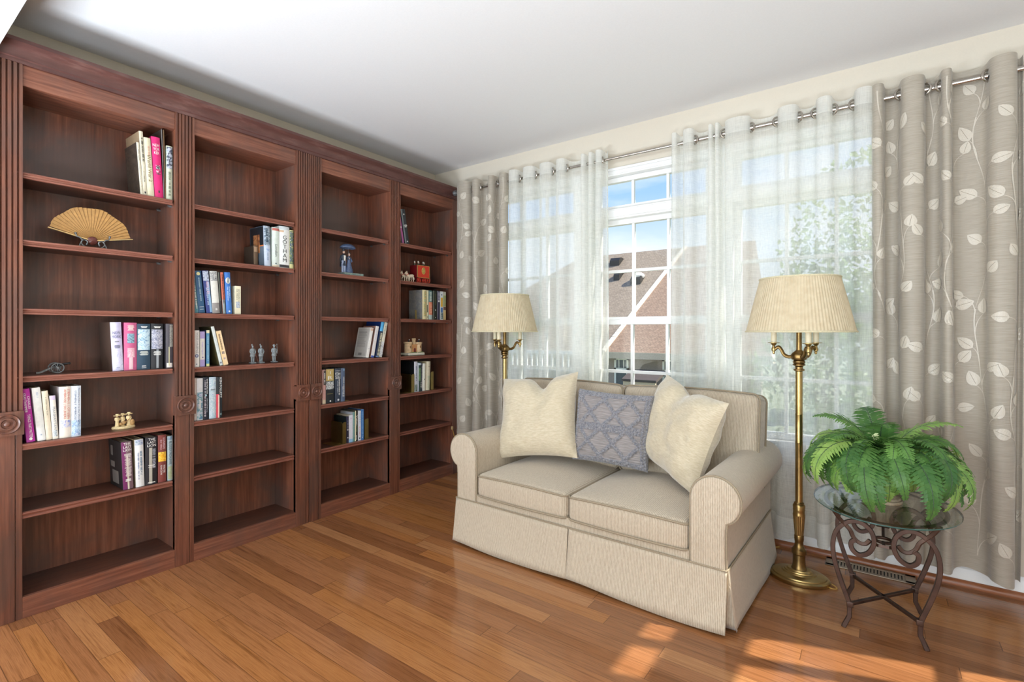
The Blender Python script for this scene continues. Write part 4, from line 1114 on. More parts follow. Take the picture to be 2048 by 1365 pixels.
PAGES = M('book_pages', S(226, 214, 188), .8, stretch=(1, 60, 1), scale=8, var=.12)
XS = .262
def book(key, label, spine, cover=None, deco=(), depth=.155, group=None, hard=True, xs=XS):
    y0, w, h, lean, z0 = BK[key]
    root = thing('book', label, 'book', (xs, y0, z0 + .0004), group)
    cv = paper(cover or spine); sp = paper(spine); t = min(.0028, w * .2); ov = .003 if hard else .0004
    m = MB(); m.box(-depth, -.002, 0, t, 0, h, 0).box(-depth, -.002, w - t, w, 0, h, 0)
    n = 6; bow = min(.005, w * .12) if hard else .0008
    poly = [(-.004, 0)] + [(bow * math.sin(PI * i / n) - .0005, w * i / n) for i in range(n + 1)] + [(-.004, w)]
    m.prism(poly, 0, h, 'z', 1)
    c = m.build('cover', [cv, sp], root, local=True, smooth=50)
    MB().box(-depth + ov, -.003, t, w - t, ov * .7, h - ov).build('page_block', PAGES, root, local=True, smooth=0)
    def X(v): return bow * math.sin(PI * clamp(v, 0, 1)) + .0002
    lines = MB()
    for d in deco:
        k = d[0]
        if k == 'b':                                     # printed band across the spine
            _, a, b, col = d[:4]; y1, y2 = (d[4], d[5]) if len(d) > 4 else (.02, .98)
            mm = MB(); mm.grid(lambda u, v: (X(lerp(y1, y2, u)), w * lerp(y1, y2, u), h * lerp(a, b, v)), 6, 1)
            mm.build('spine_band', paper(col), c, local=True, smooth=60)
        elif k == 'p':                                   # printed picture
            _, a, b, nm, cols = d[:5]; y1, y2 = (d[5], d[6]) if len(d) > 5 else (.02, .98)
            mm = MB(); mm.grid(lambda u, v: (X(lerp(y1, y2, u)) + .0001, w * lerp(y1, y2, u), h * lerp(a, b, v)), 6, 1)
            mm.build('spine_picture', picture(nm, cols), c, local=True, smooth=60)
        elif k == 'o':                                   # oval mark
            _, a, r, col = d[:4]; mm = MB(); q = [(w * (.5 + r * math.cos(2 * PI * i / 24)), h * a + r * w * (d[4] if len(d) > 4 else 1) * math.sin(2 * PI * i / 24)) for i in range(24)]
            mm.add([(X(p[0] / w) + .0004, p[0], p[1]) for p in q], [tuple(range(24))]); mm.build('spine_emblem', paper(col), c, local=True, smooth=0)
        elif k == 'l':                                   # small print too fine to read
            _, a, ln, yc, th, col = d; rn = random.Random(sum(map(ord, key)) % 7 + int(a * 100)); mm = MB(); z = h * (a + ln / 2)
            while z > h * (a - ln / 2):
                g = rn.uniform(.0014, .0034); tt = w * th * rn.uniform(.6, 1)
                mm.add([(X(yc) + .0005, w * yc - tt / 2, z - g), (X(yc) + .0005, w * yc + tt / 2, z - g), (X(yc) + .0005, w * yc + tt / 2, z), (X(yc) + .0005, w * yc - tt / 2, z)], [(0, 1, 2, 3)]); z -= g + rn.uniform(.001, .002) + (.004 if rn.random() < .15 else 0)
            mm.build('small_print', paper(col), c, local=True, smooth=0)
        else:                                            # 'v' lettering down the spine, 'h' lettering across it
            _, s, a, ln, yc, th, col = d[:7]; v, f = text_verts(s, line=d[7] if len(d) > 7 else .8)
            mm = MB()
            if k == 'v': mm.add([(X(yc) + .0006, w * yc + y * w * th, h * a - x * h * ln) for x, y in v], f)
            else: mm.add([(X(yc + x * th) + .0006, w * yc + x * w * th, h * a + y * h * ln) for x, y in v], f)
            mm.build('title', paper(col), c, local=True, smooth=0)
    if lean < 0: root.rotation_euler = (R(-lean), 0, 0)
    elif lean > 0:
        a = R(lean); root.rotation_euler = (-a, 0, 0); root.location = (xs, y0 + w - w * math.cos(a), z0 + .0004 + w * math.sin(a))
    return root, c, w, h
WHT, BLK, RED, GLD_ = (238, 236, 230), (26, 26, 30), (178, 50, 44), (206, 176, 96)
g = 'books at the right end of the first bay top shelf'
b, c, w, h = book('b1', 'cream spine book with dark brown pictorial cover, leftmost on the top left shelf', (222, 214, 190), (66, 56, 48), [('v', 'NEW YORK', .76, .22, .55, .35, (60, 58, 54)), ('l', .35, .4, .5, .10, (120, 112, 100))], .17, g)
MB().box(-.165, -.01, -.0004, 0, .02, h - .02).build('cover_picture', picture('old_city_photo', [(40, 34, 30), (84, 70, 58), (52, 44, 38), (104, 88, 70)], 30), c, local=True, smooth=0)
book('b2', 'tall cream book with black block lettering beside the dark-covered one, top left shelf', (214, 205, 180), (150, 128, 100), [('l', .72, .36, .6, .5, (40, 40, 42)), ('l', .30, .16, .5, .2, (90, 90, 88)), ('b', .03, .06, (60, 60, 62), .3, .7)], .19, g)
book('b3', 'pale yellow book with slanted brown title, left of the bright pink book', (224, 216, 184), None, [('v', 'World War 2', .48, .46, .55, .52, (122, 96, 60)), ('l', .78, .16, .6, .3, (206, 150, 130))], .17, g)
book('b4', 'bright pink book with white stacked title on the top left shelf', (214, 38, 112), (190, 30, 96), [('h', 'NEW\nYOR\nKER', .80, .17, .5, .78, WHT, .95), ('p', .38, .54, 'pink_white_mark', [(240, 236, 236), (214, 38, 112), (60, 60, 66), (240, 236, 236)], .3, .8), ('b', .08, .12, (90, 60, 60), .4, .6)], .17, g)
book('b5', 'very thin tall dark book with a silvery edge, right of the pink book', (62, 52, 46), None, [('b', .0, 1, (150, 150, 148), .1, .4)], .17, g, False)
book('b6', 'tall brown leather folder with frayed tan edge, top left shelf', (104, 78, 56), None, [('b', .0, 1, (168, 140, 96), .6, .9)], .17, g, False)
book('b7', 'pale green book with grey-blue picture on its upper half, against the fluted upright', (206, 212, 188), None, [('p', .58, .98, 'grey_blue_seascape', [(150, 164, 190), (196, 204, 214), (40, 44, 56), (120, 132, 160)], .05, .95), ('l', .30, .44, .5, .4, (120, 128, 104))], .165, g)
g = 'books at the right end of the first bay middle shelf'
b, c, w, h = book('c1', 'lavender book with two-line grey title and brown cover, left end of its row', (202, 196, 222), (72, 54, 44), [('p', .02, .46, 'lavender_haze', [(190, 180, 216), (214, 212, 230), (176, 176, 204)], .05, .95), ('h', 'NEW\nYORK', .74, .14, .5, .84, (84, 92, 120), .95), ('l', .50, .05, .5, .6, (110, 110, 130)), ('b', .59, .61, (130, 130, 138), .3, .7), ('l', .06, .03, .5, .5, (80, 90, 120))], .175, g)
book('c2', 'rose pink book with a small blue picture and pale ornament on its spine', (196, 92, 132), (176, 60, 110), [('l', .89, .12, .5, .56, (236, 214, 206)), ('p', .57, .77, 'blue_street_photo', [(70, 110, 140), (150, 180, 190), (40, 70, 100)], .24, .8), ('p', .27, .47, 'pink_ornament', [(232, 206, 206), (214, 150, 166), (232, 206, 206)], .25, .82), ('b', .02, .27, (224, 190, 194), .38, .68)], .175, g)
book('c3', 'dark teal book with a wide pale blue picture across its spine', (42, 66, 84), None, [('p', .43, .88, 'pale_blue_bridge', [(110, 150, 190), (206, 222, 226), (160, 190, 206), (90, 120, 160)], .06, .96), ('l', .92, .05, .5, .6, WHT), ('l', .36, .08, .5, .7, (206, 210, 200)), ('l', .06, .06, .5, .4, WHT)], .175, g)
book('c4', 'black book with a grey diagonal bridge picture on its spine', (34, 36, 40), None, [('p', .44, .87, 'grey_bridge', [(60, 66, 80), (190, 190, 200), (110, 116, 140), (220, 216, 214)], .04, .97), ('l', .91, .05, .5, .7, WHT), ('l', .35, .08, .5, .7, (216, 216, 210)), ('b', .02, .43, (150, 156, 158), .42, .62)], .175, g)
book('c5', 'narrow dark grey book with a silvery stripe, right end of the lavender book row', (74, 70, 76), None, [('p', .48, .98, 'silver_print', [(120, 120, 116), (170, 170, 160), (90, 92, 90)], .5, .98), ('b', .06, .48, (196, 190, 150), .36, .5), ('b', .02, .12, (226, 222, 214), .1, .9)], .175, g)
g = 'books at the left end of the first bay fifth shelf'
book('d1', 'magenta book with white two-line lettering, leftmost of the leaning row', (178, 44, 150), None, [('v', 'CHARLES', .74, .24, .76, .26, WHT), ('v', 'KRAUTHAMMER', .74, .36, .34, .30, WHT), ('v', 'THINGS THAT MATTER', .30, .44, .56, .34, WHT), ('o', .06, .2, WHT)], .16, g)
book('d2', 'plain white book with faint small lettering next to the magenta book', (232, 232, 226), None, [('l', .85, .12, .55, .3, (180, 188, 206)), ('b', .10, .125, (170, 180, 196), .4, .6)], .16, g)
book('d3', 'slim cream book with faded pinkish spine between white and small grey-lettered books', (226, 212, 186), None, [('v', 'New York', .60, .20, .55, .24, (132, 124, 104)), ('l', .80, .14, .55, .18, (150, 142, 120))], .15, g)
book('d4', 'shortest cream book of its row with tall grey lettering', (228, 222, 206), (70, 66, 70), [('b', .90, 1.0, (206, 190, 214)), ('v', 'MANHATTAN', .48, .52, .55, .44, (138, 142, 156)), ('p', .06, .20, 'tiny_blue_portrait', [(60, 90, 110), (200, 206, 206), (40, 60, 80)], .2, .85)], .14, g)
book('d5', 'thick cream book with red two-line lettering and blue stain on its spine', (226, 216, 202), (200, 190, 190), [('v', 'STEPHEN E. | CITIZEN', .66, .58, .74, .24, (190, 86, 70)), ('v', 'AMBROSE | SOLDIERS', .66, .58, .42, .26, (190, 86, 70)), ('p', .20, .34, 'blue_stain', [(110, 120, 196), (170, 178, 214), (226, 216, 206), (120, 130, 200)], .1, .95)], .165, g)
book('d6', 'white book fading into blue picture, right end of the leaning row', (216, 222, 228), None, [('p', .02, .32, 'blue_mountains', [(70, 96, 140), (196, 216, 226), (120, 150, 190), (226, 226, 232)], .04, .96), ('v', 'Nothing Like It in the World', .62, .66, .74, .20, (80, 96, 128)), ('v', 'STEPHEN E. AMBROSE', .62, .58, .38, .22, (70, 84, 116))], .165, g)
g = 'books at the right end of the first bay lowest shelf'
b, c, w, h = book('e1', 'thick purple and grey book with white stacked title and black cover', (124, 96, 104), (30, 28, 28), [('b', .0, 1, (106, 28, 84), .0, .38), ('h', 'THE\nLAST\nLION', .89, .18, .56, .82, WHT, .9), ('l', .52, .46, .55, .7, (214, 200, 196)), ('l', .19, .05, .5, .8, WHT), ('b', .0, .72, (206, 196, 176), .42, .58)], .19, g)
MB().box(-.15, -.06, -.0005, 0, .02, .085).box(-.17, -.11, -.0005, 0, .10, .13).box(-.16, -.13, -.0005, 0, .16, .21).build('cover_print', paper((112, 104, 98)), c, local=True, smooth=0)
book('e2', 'white book with blue vertical lettering between purple and black books', (226, 226, 224), (196, 176, 140), [('p', .88, .99, 'blue_sky_print', [(110, 130, 180), (200, 206, 214), (90, 130, 150)], .05, .95), ('l', .44, .56, .34, .18, (110, 126, 166)), ('l', .50, .5, .66, .26, (90, 116, 140))], .18, g)
book('e3', 'thick black book with white stacked title and silver streak on its spine', (34, 32, 38), None, [('h', 'THE\nLAST\nLION', .89, .18, .52, .74, WHT, .9), ('b', .02, .78, (176, 170, 156), .3, .56), ('l', .55, .4, .72, .3, (150, 150, 160)), ('l', .39, .05, .5, .7, WHT), ('l', .04, .03, .5, .8, WHT)], .185, g)
book('e4', 'maroon book with a bright yellow painted face on its spine', (126, 62, 56), None, [('p', .44, .64, 'yellow_face', [(240, 186, 40), (226, 160, 30), (248, 206, 80), (150, 90, 30)], .02, .96), ('v', 'LEONARDO', .82, .24, .70, .24, (226, 190, 196)), ('v', 'DA VINCI', .80, .20, .34, .22, (226, 190, 196)), ('v', 'WALTER', .28, .17, .72, .22, WHT), ('v', 'ISAACSON', .26, .20, .36, .22, WHT)], .18, g)
book('e5', 'grey-green book with dark vertical lettering, right end of the lowest row', (168, 184, 186), (60, 66, 70), [('p', .92, .99, 'blue_crest', [(90, 120, 150), (150, 170, 180)], .05, .95), ('v', 'BLOODY MOHAWK', .62, .52, .5, .58, (52, 74, 86)), ('p', .03, .32, 'green_print', [(150, 160, 120), (180, 190, 160)], .1, .9)], .175, g)
g = 'books at the right end of the second bay second shelf'
book('f0', 'small brown book half hidden left of the portrait-covered book', (112, 88, 66), (70, 58, 48), [('b', .7, .95, (170, 140, 110), .1, .9)], .12, g, xs=.20)
b, c, w, h = book('f1', 'blue and white book whose black cover carries a small bearded portrait', (196, 206, 222), (96, 108, 122), [('p', .52, .99, 'blue_green_stripe', [(80, 110, 120), (190, 200, 210), (60, 90, 110), (150, 170, 190)], .03, .97), ('l', .74, .4, .45, .5, (40, 50, 60)), ('p', .36, .44, 'blue_tip', [(120, 150, 200), (210, 220, 230)], .3, .95), ('l', .24, .2, .5, .3, (150, 166, 190))], .17, g)
MB().box(-.165, -.004, -.0006, 0, h * .53, h - .003).build('cover_panel', paper((26, 30, 36)), c, local=True, smooth=0)
MB().box(-.165, -.004, -.0008, 0, h * .50, h * .53).build('cover_band', paper((206, 116, 60)), c, local=True, smooth=0)
MB().box(-.125, -.05, -.0012, 0, h * .34, h * .80).build('cover_portrait', picture('oil_portrait', [(40, 30, 26), (196, 140, 92), (150, 90, 54), (60, 40, 32)], 22), c, local=True, smooth=0)
book('f2', 'pale mint book with a thin black title, left of the white block-lettered book', (216, 226, 216), None, [('b', .92, .985, (196, 110, 100)), ('v', 'London', .42, .30, .55, .34, (52, 56, 62)), ('o', .09, .1, (70, 90, 100)), ('b', .0, .05, (222, 206, 180))], .165, g)
book('f3', 'thick white book with big black letters stacked down its spine', (232, 234, 230), None, [('b', .92, 1, (206, 214, 216)), ('b', .855, .90, (208, 176, 146), .0, .4), ('h', 'G\nO\nT\nH\nA\nM', .46, .64, .5, .42, (34, 36, 40), .82), ('b', .015, .075, (64, 62, 64))], .17, g)
book('f4', 'slim yellow-green picture book against the upright, right of the block-lettered book', (222, 218, 160), None, [('p', .12, .98, 'green_garden', [(226, 220, 170), (110, 130, 80), (70, 90, 120), (230, 226, 190)], .03, .97)], .165, g)
g = 'books at the left end of the second bay third shelf'
book('g1', 'teal book sliver with white print, leftmost in the blue row', (92, 142, 152), None, [('l', .4, .6, .6, .4, WHT)], .15, g)
book('g2', 'blue-teal book with a gold seal at the top of its spine', (52, 94, 132), None, [('o', .93, .30, (226, 216, 160)), ('l', .56, .56, .5, .26, (176, 200, 210)), ('l', .14, .02, .5, .8, (200, 214, 220)), ('b', .08, .095, (200, 214, 220), .2, .8)], .155, g)
book('g3', 'navy book with a pale photo and pink lettering, third in the blue row', (52, 66, 132), (30, 40, 90), [('p', .76, .99, 'grey_pilot_photo', [(90, 96, 120), (206, 214, 230), (140, 150, 180)], .04, .96), ('l', .60, .28, .6, .5, (226, 200, 220)), ('b', .02, .74, (150, 190, 226), .56, .96), ('l', .4, .4, .4, .3, (190, 206, 230))], .155, g)
book('g4', 'cream book with a black and white portrait above and grey band below', (226, 224, 214), (90, 88, 84), [('p', .77, .99, 'smiling_portrait', [(50, 52, 56), (206, 206, 202), (120, 122, 124), (226, 226, 222)], .04, .96), ('b', .0, .25, (150, 144, 140)), ('l', .1, .04, .5, .3, WHT)], .155, g)
book('g5', 'thin black-brown book between the portrait spine and orange spine', (46, 42, 44), None, [('b', .3, 1, (110, 116, 100), .1, .35)], .15, g)
book('g6', 'thin orange-red book with dark block lettering, left of the bright blue book', (206, 112, 88), None, [('l', .6, .7, .5, .5, (70, 40, 50)), ('b', .0, .34, (150, 160, 158))], .15, g)
book('g7', 'bright blue book with a white oval portrait on its spine', (64, 120, 196), None, [('o', .80, .40, (226, 230, 226), 1.45), ('p', .73, .87, 'oval_soldier', [(90, 96, 90), (170, 176, 170), (60, 66, 70)], .3, .72), ('l', .48, .34, .36, .22, (190, 214, 240)), ('l', .52, .28, .68, .18, (180, 206, 236)), ('o', .06, .16, WHT)], .155, g)
book('g8', 'thin short dark brown book just right of the bright blue one', (92, 66, 50), None, [('b', .2, .6, (140, 80, 40), .1, .5)], .13, g, xs=.235)
book('g9', 'small upright cream paperback with a blue picture, standing apart', (234, 226, 196), None, [('v', 'LEONARDO', .66, .44, .68, .26, (120, 116, 100)), ('v', 'DA VINCI', .70, .38, .34, .26, (110, 106, 92)), ('p', .22, .44, 'blue_mona', [(60, 90, 150), (200, 206, 210), (40, 60, 110)], .18, .84)], .11, g, False)
g = 'books at the left end of the second bay fourth shelf'
book('h1', 'white paperback with grey capital lettering and a blue roundel', (232, 226, 220), None, [('v', 'WAR', .84, .22, .6, .38, (150, 146, 150)), ('v', 'NINE', .50, .26, .6, .38, (150, 146, 150)), ('l', .68, .06, .6, .2, (170, 166, 168)), ('o', .30, .34, (90, 104, 144)), ('o', .30, .16, (220, 220, 226)), ('b', .06, .085, (120, 124, 140), .35, .6)], .14, g, False)
book('h2', 'white book with lavender ends beside the lettered white paperback', (222, 218, 208), None, [('b', .80, 1, (176, 160, 206)), ('b', .0, .2, (176, 160, 206)), ('l', .5, .4, .5, .3, (190, 176, 216)), ('b', .24, .28, (110, 96, 150), .45, .7)], .14, g, False)
book('h3', 'narrow blue book with cream top and bottom bands', (84, 140, 176), (54, 66, 110), [('b', .92, 1, (226, 216, 176)), ('b', .0, .07, (220, 222, 150)), ('l', .5, .7, .5, .3, (200, 226, 226))], .14, g, False)
b, c, w, h = book('h4', 'leaning book with white spine and dark olive cover', (220, 226, 220), (72, 70, 46), [('b', .05, .09, (130, 136, 150), .2, .8), ('l', .55, .5, .5, .12, (180, 190, 196))], .16, g, False)
MB().box(-.155, -.005, -.0006, 0, .01, h - .05).build('cover_picture', picture('olive_jungle', [(58, 66, 36), (96, 82, 50), (70, 76, 44), (120, 84, 56)], 26), c, local=True, smooth=0)
book('h5', 'leaning peach paperback with dark lettering, right end of its row', (240, 208, 158), (226, 200, 160), [('b', .0, 1, (244, 214, 170), .5, .98), ('l', .68, .46, .45, .34, (110, 80, 60)), ('p', .33, .40, 'bird_mark', [(60, 60, 90), (240, 210, 170)], .2, .8), ('b', .17, .22, (180, 156, 160), .3, .75)], .14, g, False)
g = 'books at the left end of the second bay fifth shelf'
book('i1', 'beige-pink book partly hidden by the upright, leftmost on its shelf', (214, 198, 190), None, [('l', .76, .24, .6, .3, WHT)], .16, g)
book('i2', 'white book with purple and teal picture, second from the left upright', (222, 222, 224), None, [('p', .02, .66, 'purple_teal_coast', [(110, 110, 190), (214, 220, 226), (70, 140, 150), (120, 130, 190)], .04, .96), ('l', .38, .2, .5, .4, WHT)], .16, g)
book('i3', 'black book with two columns of white lettering', (30, 34, 48), None, [('v', 'THE MASTER', .78, .36, .74, .28, WHT), ('l', .72, .4, .36, .28, (200, 196, 206)), ('o', .57, .2, (170, 206, 214)), ('v', 'ANTONIO J.', .33, .34, .72, .26, (206, 210, 216)), ('l', .3, .5, .36, .3, (226, 214, 220))], .165, g)
book('i4', 'pale blue picture-wrapped book left of the red and black one', (190, 206, 218), (40, 60, 60), [('p', .02, .98, 'pale_blue_storm', [(120, 150, 190), (214, 222, 226), (170, 196, 206), (200, 214, 222)], .03, .97), ('l', .70, .02, .5, .8, (60, 66, 70))], .165, g)
book('i5', 'black book with white name lettering and a red lower edge', (34, 40, 44), None, [('b', .0, .58, (206, 70, 84), .0, .42), ('b', .0, .56, (236, 214, 196), .3, .48), ('v', 'KEN FOLLETT', .74, .50, .72, .34, WHT), ('b', .06, .11, (120, 140, 140), .6, .9)], .165, g)
g = 'leaning books at the right end of the third bay fourth shelf'
b, c, w, h = book('j1', 'leaning white book whose grey printed back cover faces left', (236, 232, 226), (196, 190, 182), [('o', .30, .10, (60, 80, 80)), ('b', .9, .98, (214, 180, 160))], .15, g, False)
MB().box(-.14, -.012, -.0005, 0, .012, h - .008).build('back_cover', paper((168, 162, 154)), c, local=True, smooth=0)
mm = MB(); rn = random.Random(4)
for k in range(15): mm.box(-.13, -.03 - rn.uniform(0, .03), -.0008, 0, h - .03 - k * .0085, h - .0325 - k * .0085)
mm.box(-.10, -.06, -.0009, 0, .016, .034)
mm.build('cover_print', paper((112, 108, 104)), c, local=True, smooth=0)
book('j2', 'leaning white book between the grey-backed and the tall blue book', (230, 224, 222), (150, 110, 96), [('l', .76, .3, .5, .2, (170, 176, 206)), ('b', .0, .06, (70, 90, 170))], .15, g, False)
book('j3', 'tall leaning book, sky blue above and dark with white print below', (40, 46, 66), (18, 44, 98), [('b', .72, 1, (92, 176, 226)), ('l', .36, .62, .55, .6, (226, 220, 190)), ('b', .0, .03, (120, 150, 190))], .175, g)
book('j4', 'leaning white and grey speckled book nearest the fluted upright', (226, 224, 206), None, [('p', .02, .44, 'grey_speckle', [(110, 116, 140), (226, 226, 224), (150, 154, 170)], .05, .95), ('l', .78, .22, .5, .6, (170, 176, 160))], .17, g, False)
g = 'books at the left end of the third bay fifth shelf'
book('k1', 'pinkish cream book at the far left of the third bay row', (224, 176, 170), None, [('b', .55, .98, (84, 74, 70), .3, .95), ('l', .75, .3, .6, .4, WHT), ('b', .0, .12, (226, 206, 176))], .16, g)
book('k2', 'thick black book with two large white letters on a tan top', (38, 42, 46), None, [('b', .64, .98, (196, 172, 106)), ('h', 'T', .885, .10, .5, .5, WHT), ('h', 'R', .73, .10, .5, .56, WHT), ('p', .40, .63, 'moustached_portrait', [(60, 66, 66), (226, 230, 230), (130, 134, 134), (70, 76, 74)], .03, .97), ('b', .26, .275, (140, 130, 80), .15, .85), ('o', .06, .09, WHT)], .165, g)
book('k3', 'dark slate book with a small framed portrait near its top', (50, 60, 76), None, [('p', .71, .90, 'bearded_sketch', [(220, 222, 224), (60, 64, 70), (200, 204, 206)], .03, .97), ('b', .69, .70, WHT, .05, .95), ('b', .93, .94, (180, 184, 190), .05, .95), ('l', .45, .46, .66, .24, (226, 226, 222)), ('l', .44, .4, .34, .14, (170, 176, 186)), ('o', .07, .16, (206, 210, 214))], .165, g)
book('k4', 'slate blue book with fine white lettering, right end of that row', (84, 98, 122), None, [('l', .44, .6, .62, .24, WHT), ('l', .30, .3, .36, .18, (206, 212, 222)), ('b', .92, .98, (130, 160, 190), .5, .9)], .165, g)
g = 'books between brass bookends in the third bay'
book('l1', 'low navy book with pale dots, against the left brass bookend', (44, 42, 66), (22, 30, 30), [('o', .50, .3, (200, 196, 190)), ('o', .20, .22, (226, 226, 226)), ('l', .7, .3, .5, .5, (120, 120, 140))], .15, g)
book('l2', 'low white book with a light blue foot, second between the third bay bookends', (222, 222, 232), (190, 176, 150), [('b', .0, .12, (150, 196, 230)), ('l', .86, .1, .5, .5, (214, 170, 206))], .15, g, False)
book('l3', 'thin teal green book between the white and the black ones', (110, 152, 146), (170, 172, 180), [('l', .5, .7, .5, .4, (170, 200, 196))], .15, g, False)
book('l4', 'black book with a white script title between the brass bookends', (34, 34, 32), (60, 58, 52), [('b', .0, .98, (214, 206, 170), .0, .3), ('v', 'Vision', .68, .32, .62, .62, WHT), ('l', .12, .14, .4, .34, WHT), ('p', .30, .5, 'green_patch', [(90, 110, 80), (60, 66, 50)], .3, .95)], .16, g)
book('l5', 'white book with pale blue lettering left of the solid blue one', (222, 224, 232), (90, 84, 70), [('l', .74, .36, .6, .34, (120, 170, 196)), ('l', .32, .3, .5, .3, (214, 150, 150)), ('b', .05, .10, (60, 70, 80), .35, .75)], .155, g, False)
book('l6', 'solid blue book against the right brass bookend', (70, 122, 186), (60, 100, 160), [('l', .5, .86, .5, .7, (120, 170, 220)), ('o', .08, .16, WHT)], .16, g, False)
g = 'leaning pair at the top of the last bay'
book('m1', 'leaning magenta book half hidden by the upright, top of the corner bay', (176, 96, 150), (40, 40, 50), [('b', .0, 1, (40, 40, 48), .0, .3), ('o', .5, .2, WHT)], .16, g)
book('m2', 'leaning black book with a small white title, top of the corner bay', (46, 50, 54), None, [('l', .53, .05, .55, .8, (216, 214, 208)), ('l', .49, .03, .5, .6, (200, 200, 196)), ('o', .85, .12, WHT), ('o', .07, .13, (206, 206, 206)), ('b', .0, 1, (112, 120, 124), .0, .25)], .17, g)
g = 'books in the middle of the corner bay'
b, c, w, h = book('n1', 'cream book with a grey pictorial cover facing left in the corner bay', (226, 212, 168), (128, 126, 120), [('p', .1, .95, 'cream_mosaic', [(226, 212, 168), (206, 176, 110), (150, 170, 130), (230, 220, 190)], .25, .95)], .165, g)
MB().box(-.16, -.008, -.0005, 0, .004, h - .004).build('cover_picture', picture('grey_engraving', [(112, 112, 106), (140, 138, 130), (120, 118, 122), (134, 136, 124)], 26), c, local=True, smooth=0)
book('n2', 'thin cream book with a black stripe low on its spine', (230, 222, 184), None, [('b', .24, .50, (34, 34, 34), .1, .5), ('b', .05, .12, (120, 110, 90), .3, .6)], .16, g, False)
book('n3', 'teal and orange banded book right of the cream ones', (92, 120, 118), None, [('b', .16, .60, (208, 128, 98)), ('b', .0, .16, (176, 190, 184)), ('l', .8, .3, .4, .6, (206, 214, 206)), ('l', .38, .3, .5, .4, (236, 180, 150))], .16, g)
book('n4', 'thick near-black green book left of the navy one', (38, 42, 36), None, [('b', .0, 1, (120, 124, 110), .06, .14), ('l', .7, .4, .5, .3, (90, 90, 60)), ('o', .33, .10, WHT), ('o', .07, .07, (214, 214, 200))], .16, g)
book('n5', 'dark navy book with a white spot on its spine', (52, 48, 72), None, [('l', .82, .28, .5, .7, (190, 186, 206)), ('o', .64, .26, WHT), ('b', .0, 1, (110, 106, 116), .0, .2)], .16, g)
book('n6', 'white book with yellow, blue and green blocks on its spine', (226, 232, 230), None, [('b', .46, .78, (226, 176, 60), .2, .85), ('b', .26, .43, (80, 120, 176), .2, .85), ('b', .03, .25, (50, 92, 92), .2, .9), ('o', .88, .16, (70, 90, 110)), ('l', .14, .18, .5, .3, WHT)], .16, g, False)
book('n7', 'patchwork coloured book at the right end beside the corner stile', (196, 176, 150), None, [('b', .87, .99, (196, 196, 176)), ('b', .48, .86, (150, 176, 110)), ('l', .66, .3, .5, .4, (206, 120, 150)), ('b', .35, .46, (112, 82, 74)), ('b', .0, .34, (214, 186, 130))], .16, g, False)
g = 'books between brass bookends in the corner bay'
book('p1', 'large black book with a white lettered spine against the left corner-bay bookend', (214, 216, 226), (24, 26, 28), [('l', .6, .5, .5, .34, (90, 96, 130)), ('p', .02, .24, 'dark_leaf_print', [(40, 44, 48), (150, 170, 160), (30, 34, 38)], .1, .95)], .22, g)
book('p2', 'green and dark book with a white margin in the corner bay', (58, 76, 70), (60, 70, 70), [('b', .0, .98, (206, 210, 220), .0, .18), ('p', .36, .80, 'green_foliage', [(70, 110, 70), (120, 150, 110), (50, 80, 60)], .2, .8), ('l', .22, .2, .85, .3, WHT), ('b', .9, .97, (206, 214, 226), .2, .98)], .19, g)
book('p3', 'very thin dark book with white marks between green and cream books', (60, 62, 84), None, [('l', .5, .8, .5, .6, WHT)], .18, g, False)
book('p4', 'cream white book in the middle of the corner-bay bookend group', (232, 230, 218), None, [('o', .42, .12, (60, 80, 70)), ('b', .0, 1, (222, 214, 190), .7, .98)], .18, g)
book('p5', 'cream tan book leaning lightly on the right corner-bay bookend', (226, 216, 190), (200, 186, 150), [('l', .82, .03, .6, .7, (170, 150, 140)), ('p', .02, .5, 'cream_green_print', [(226, 222, 200), (196, 200, 170), (230, 224, 206)], .3, .97)], .18, g)

# bookends
def bookend(label, y, z, h, flange, s, x1=.262, d=.135, g='brass bookends', out=-1):
    r = thing('bookend', label, 'bookend', (x1 - d / 2, y, z), g)
    m = MB().prism([(x1 - d, z), (x1, z), (x1, z + h - .012), (x1 - .012, z + h), (x1 - d + .012, z + h), (x1 - d, z + h - .012)], y, y + .0022, 'y', mp=lambda p, a: (p[0], a, p[1]))
    m.build('upright_plate', BRASS_S, r, smooth=0)
    if flange: MB().prism([(y, z), (y + s * flange, z), (y + s * flange, z + h), (y + s * .010, z + h), (y, z + h - .010)], x1 - .0005, x1 + .0017, 'x').build('front_flange', BRASS_S, r, smooth=0)
    MB().box(x1 - d, x1, y, y + out * .07, z, z + .0018).build('foot_plate', BRASS_S, r, smooth=0)
    return r
bookend('brass bookend with broad reflective side, left of the low books in the third bay', -1.194, .4684, .155, .030, 1, .268)
bookend('brass bookend right of the solid blue book in the third bay', -.997, .4684, .150, .036, 1, .258, out=1)
bookend('brass bookend left of the big black book in the corner bay', -.543, .7724, .150, .032, 1, .270)
bookend('brass bookend right of the leaning cream tan book in the corner bay', -.3095, .7724, .155, .033, 1, .256, out=1)
r = thing('bookend', 'small brass bookend in front of the grey pictorial cover, corner bay', 'bookend', (.25, -.475, 1.3754), 'brass bookends')
MB().prism([(-.480, 1.3754), (-.464, 1.3754), (-.464, 1.445), (-.470, 1.451), (-.480, 1.451)], .246, .249, 'x').build('upright_plate', BRASS_S, r, smooth=0)
MB().box(.246, .249, -.480, -.418, 1.3754, 1.3764).build('foot_plate', BRASS_S, r, smooth=0)
r = thing('bookend', 'low brass bookend foot showing right of the slate blue books, third bay', 'bookend', (.22, -1.15, .7724), 'brass bookends')
MB().box(.16, .255, -1.1645, -1.130, .7724, .7742).build('foot_plate', BRASS_S, r, smooth=0)
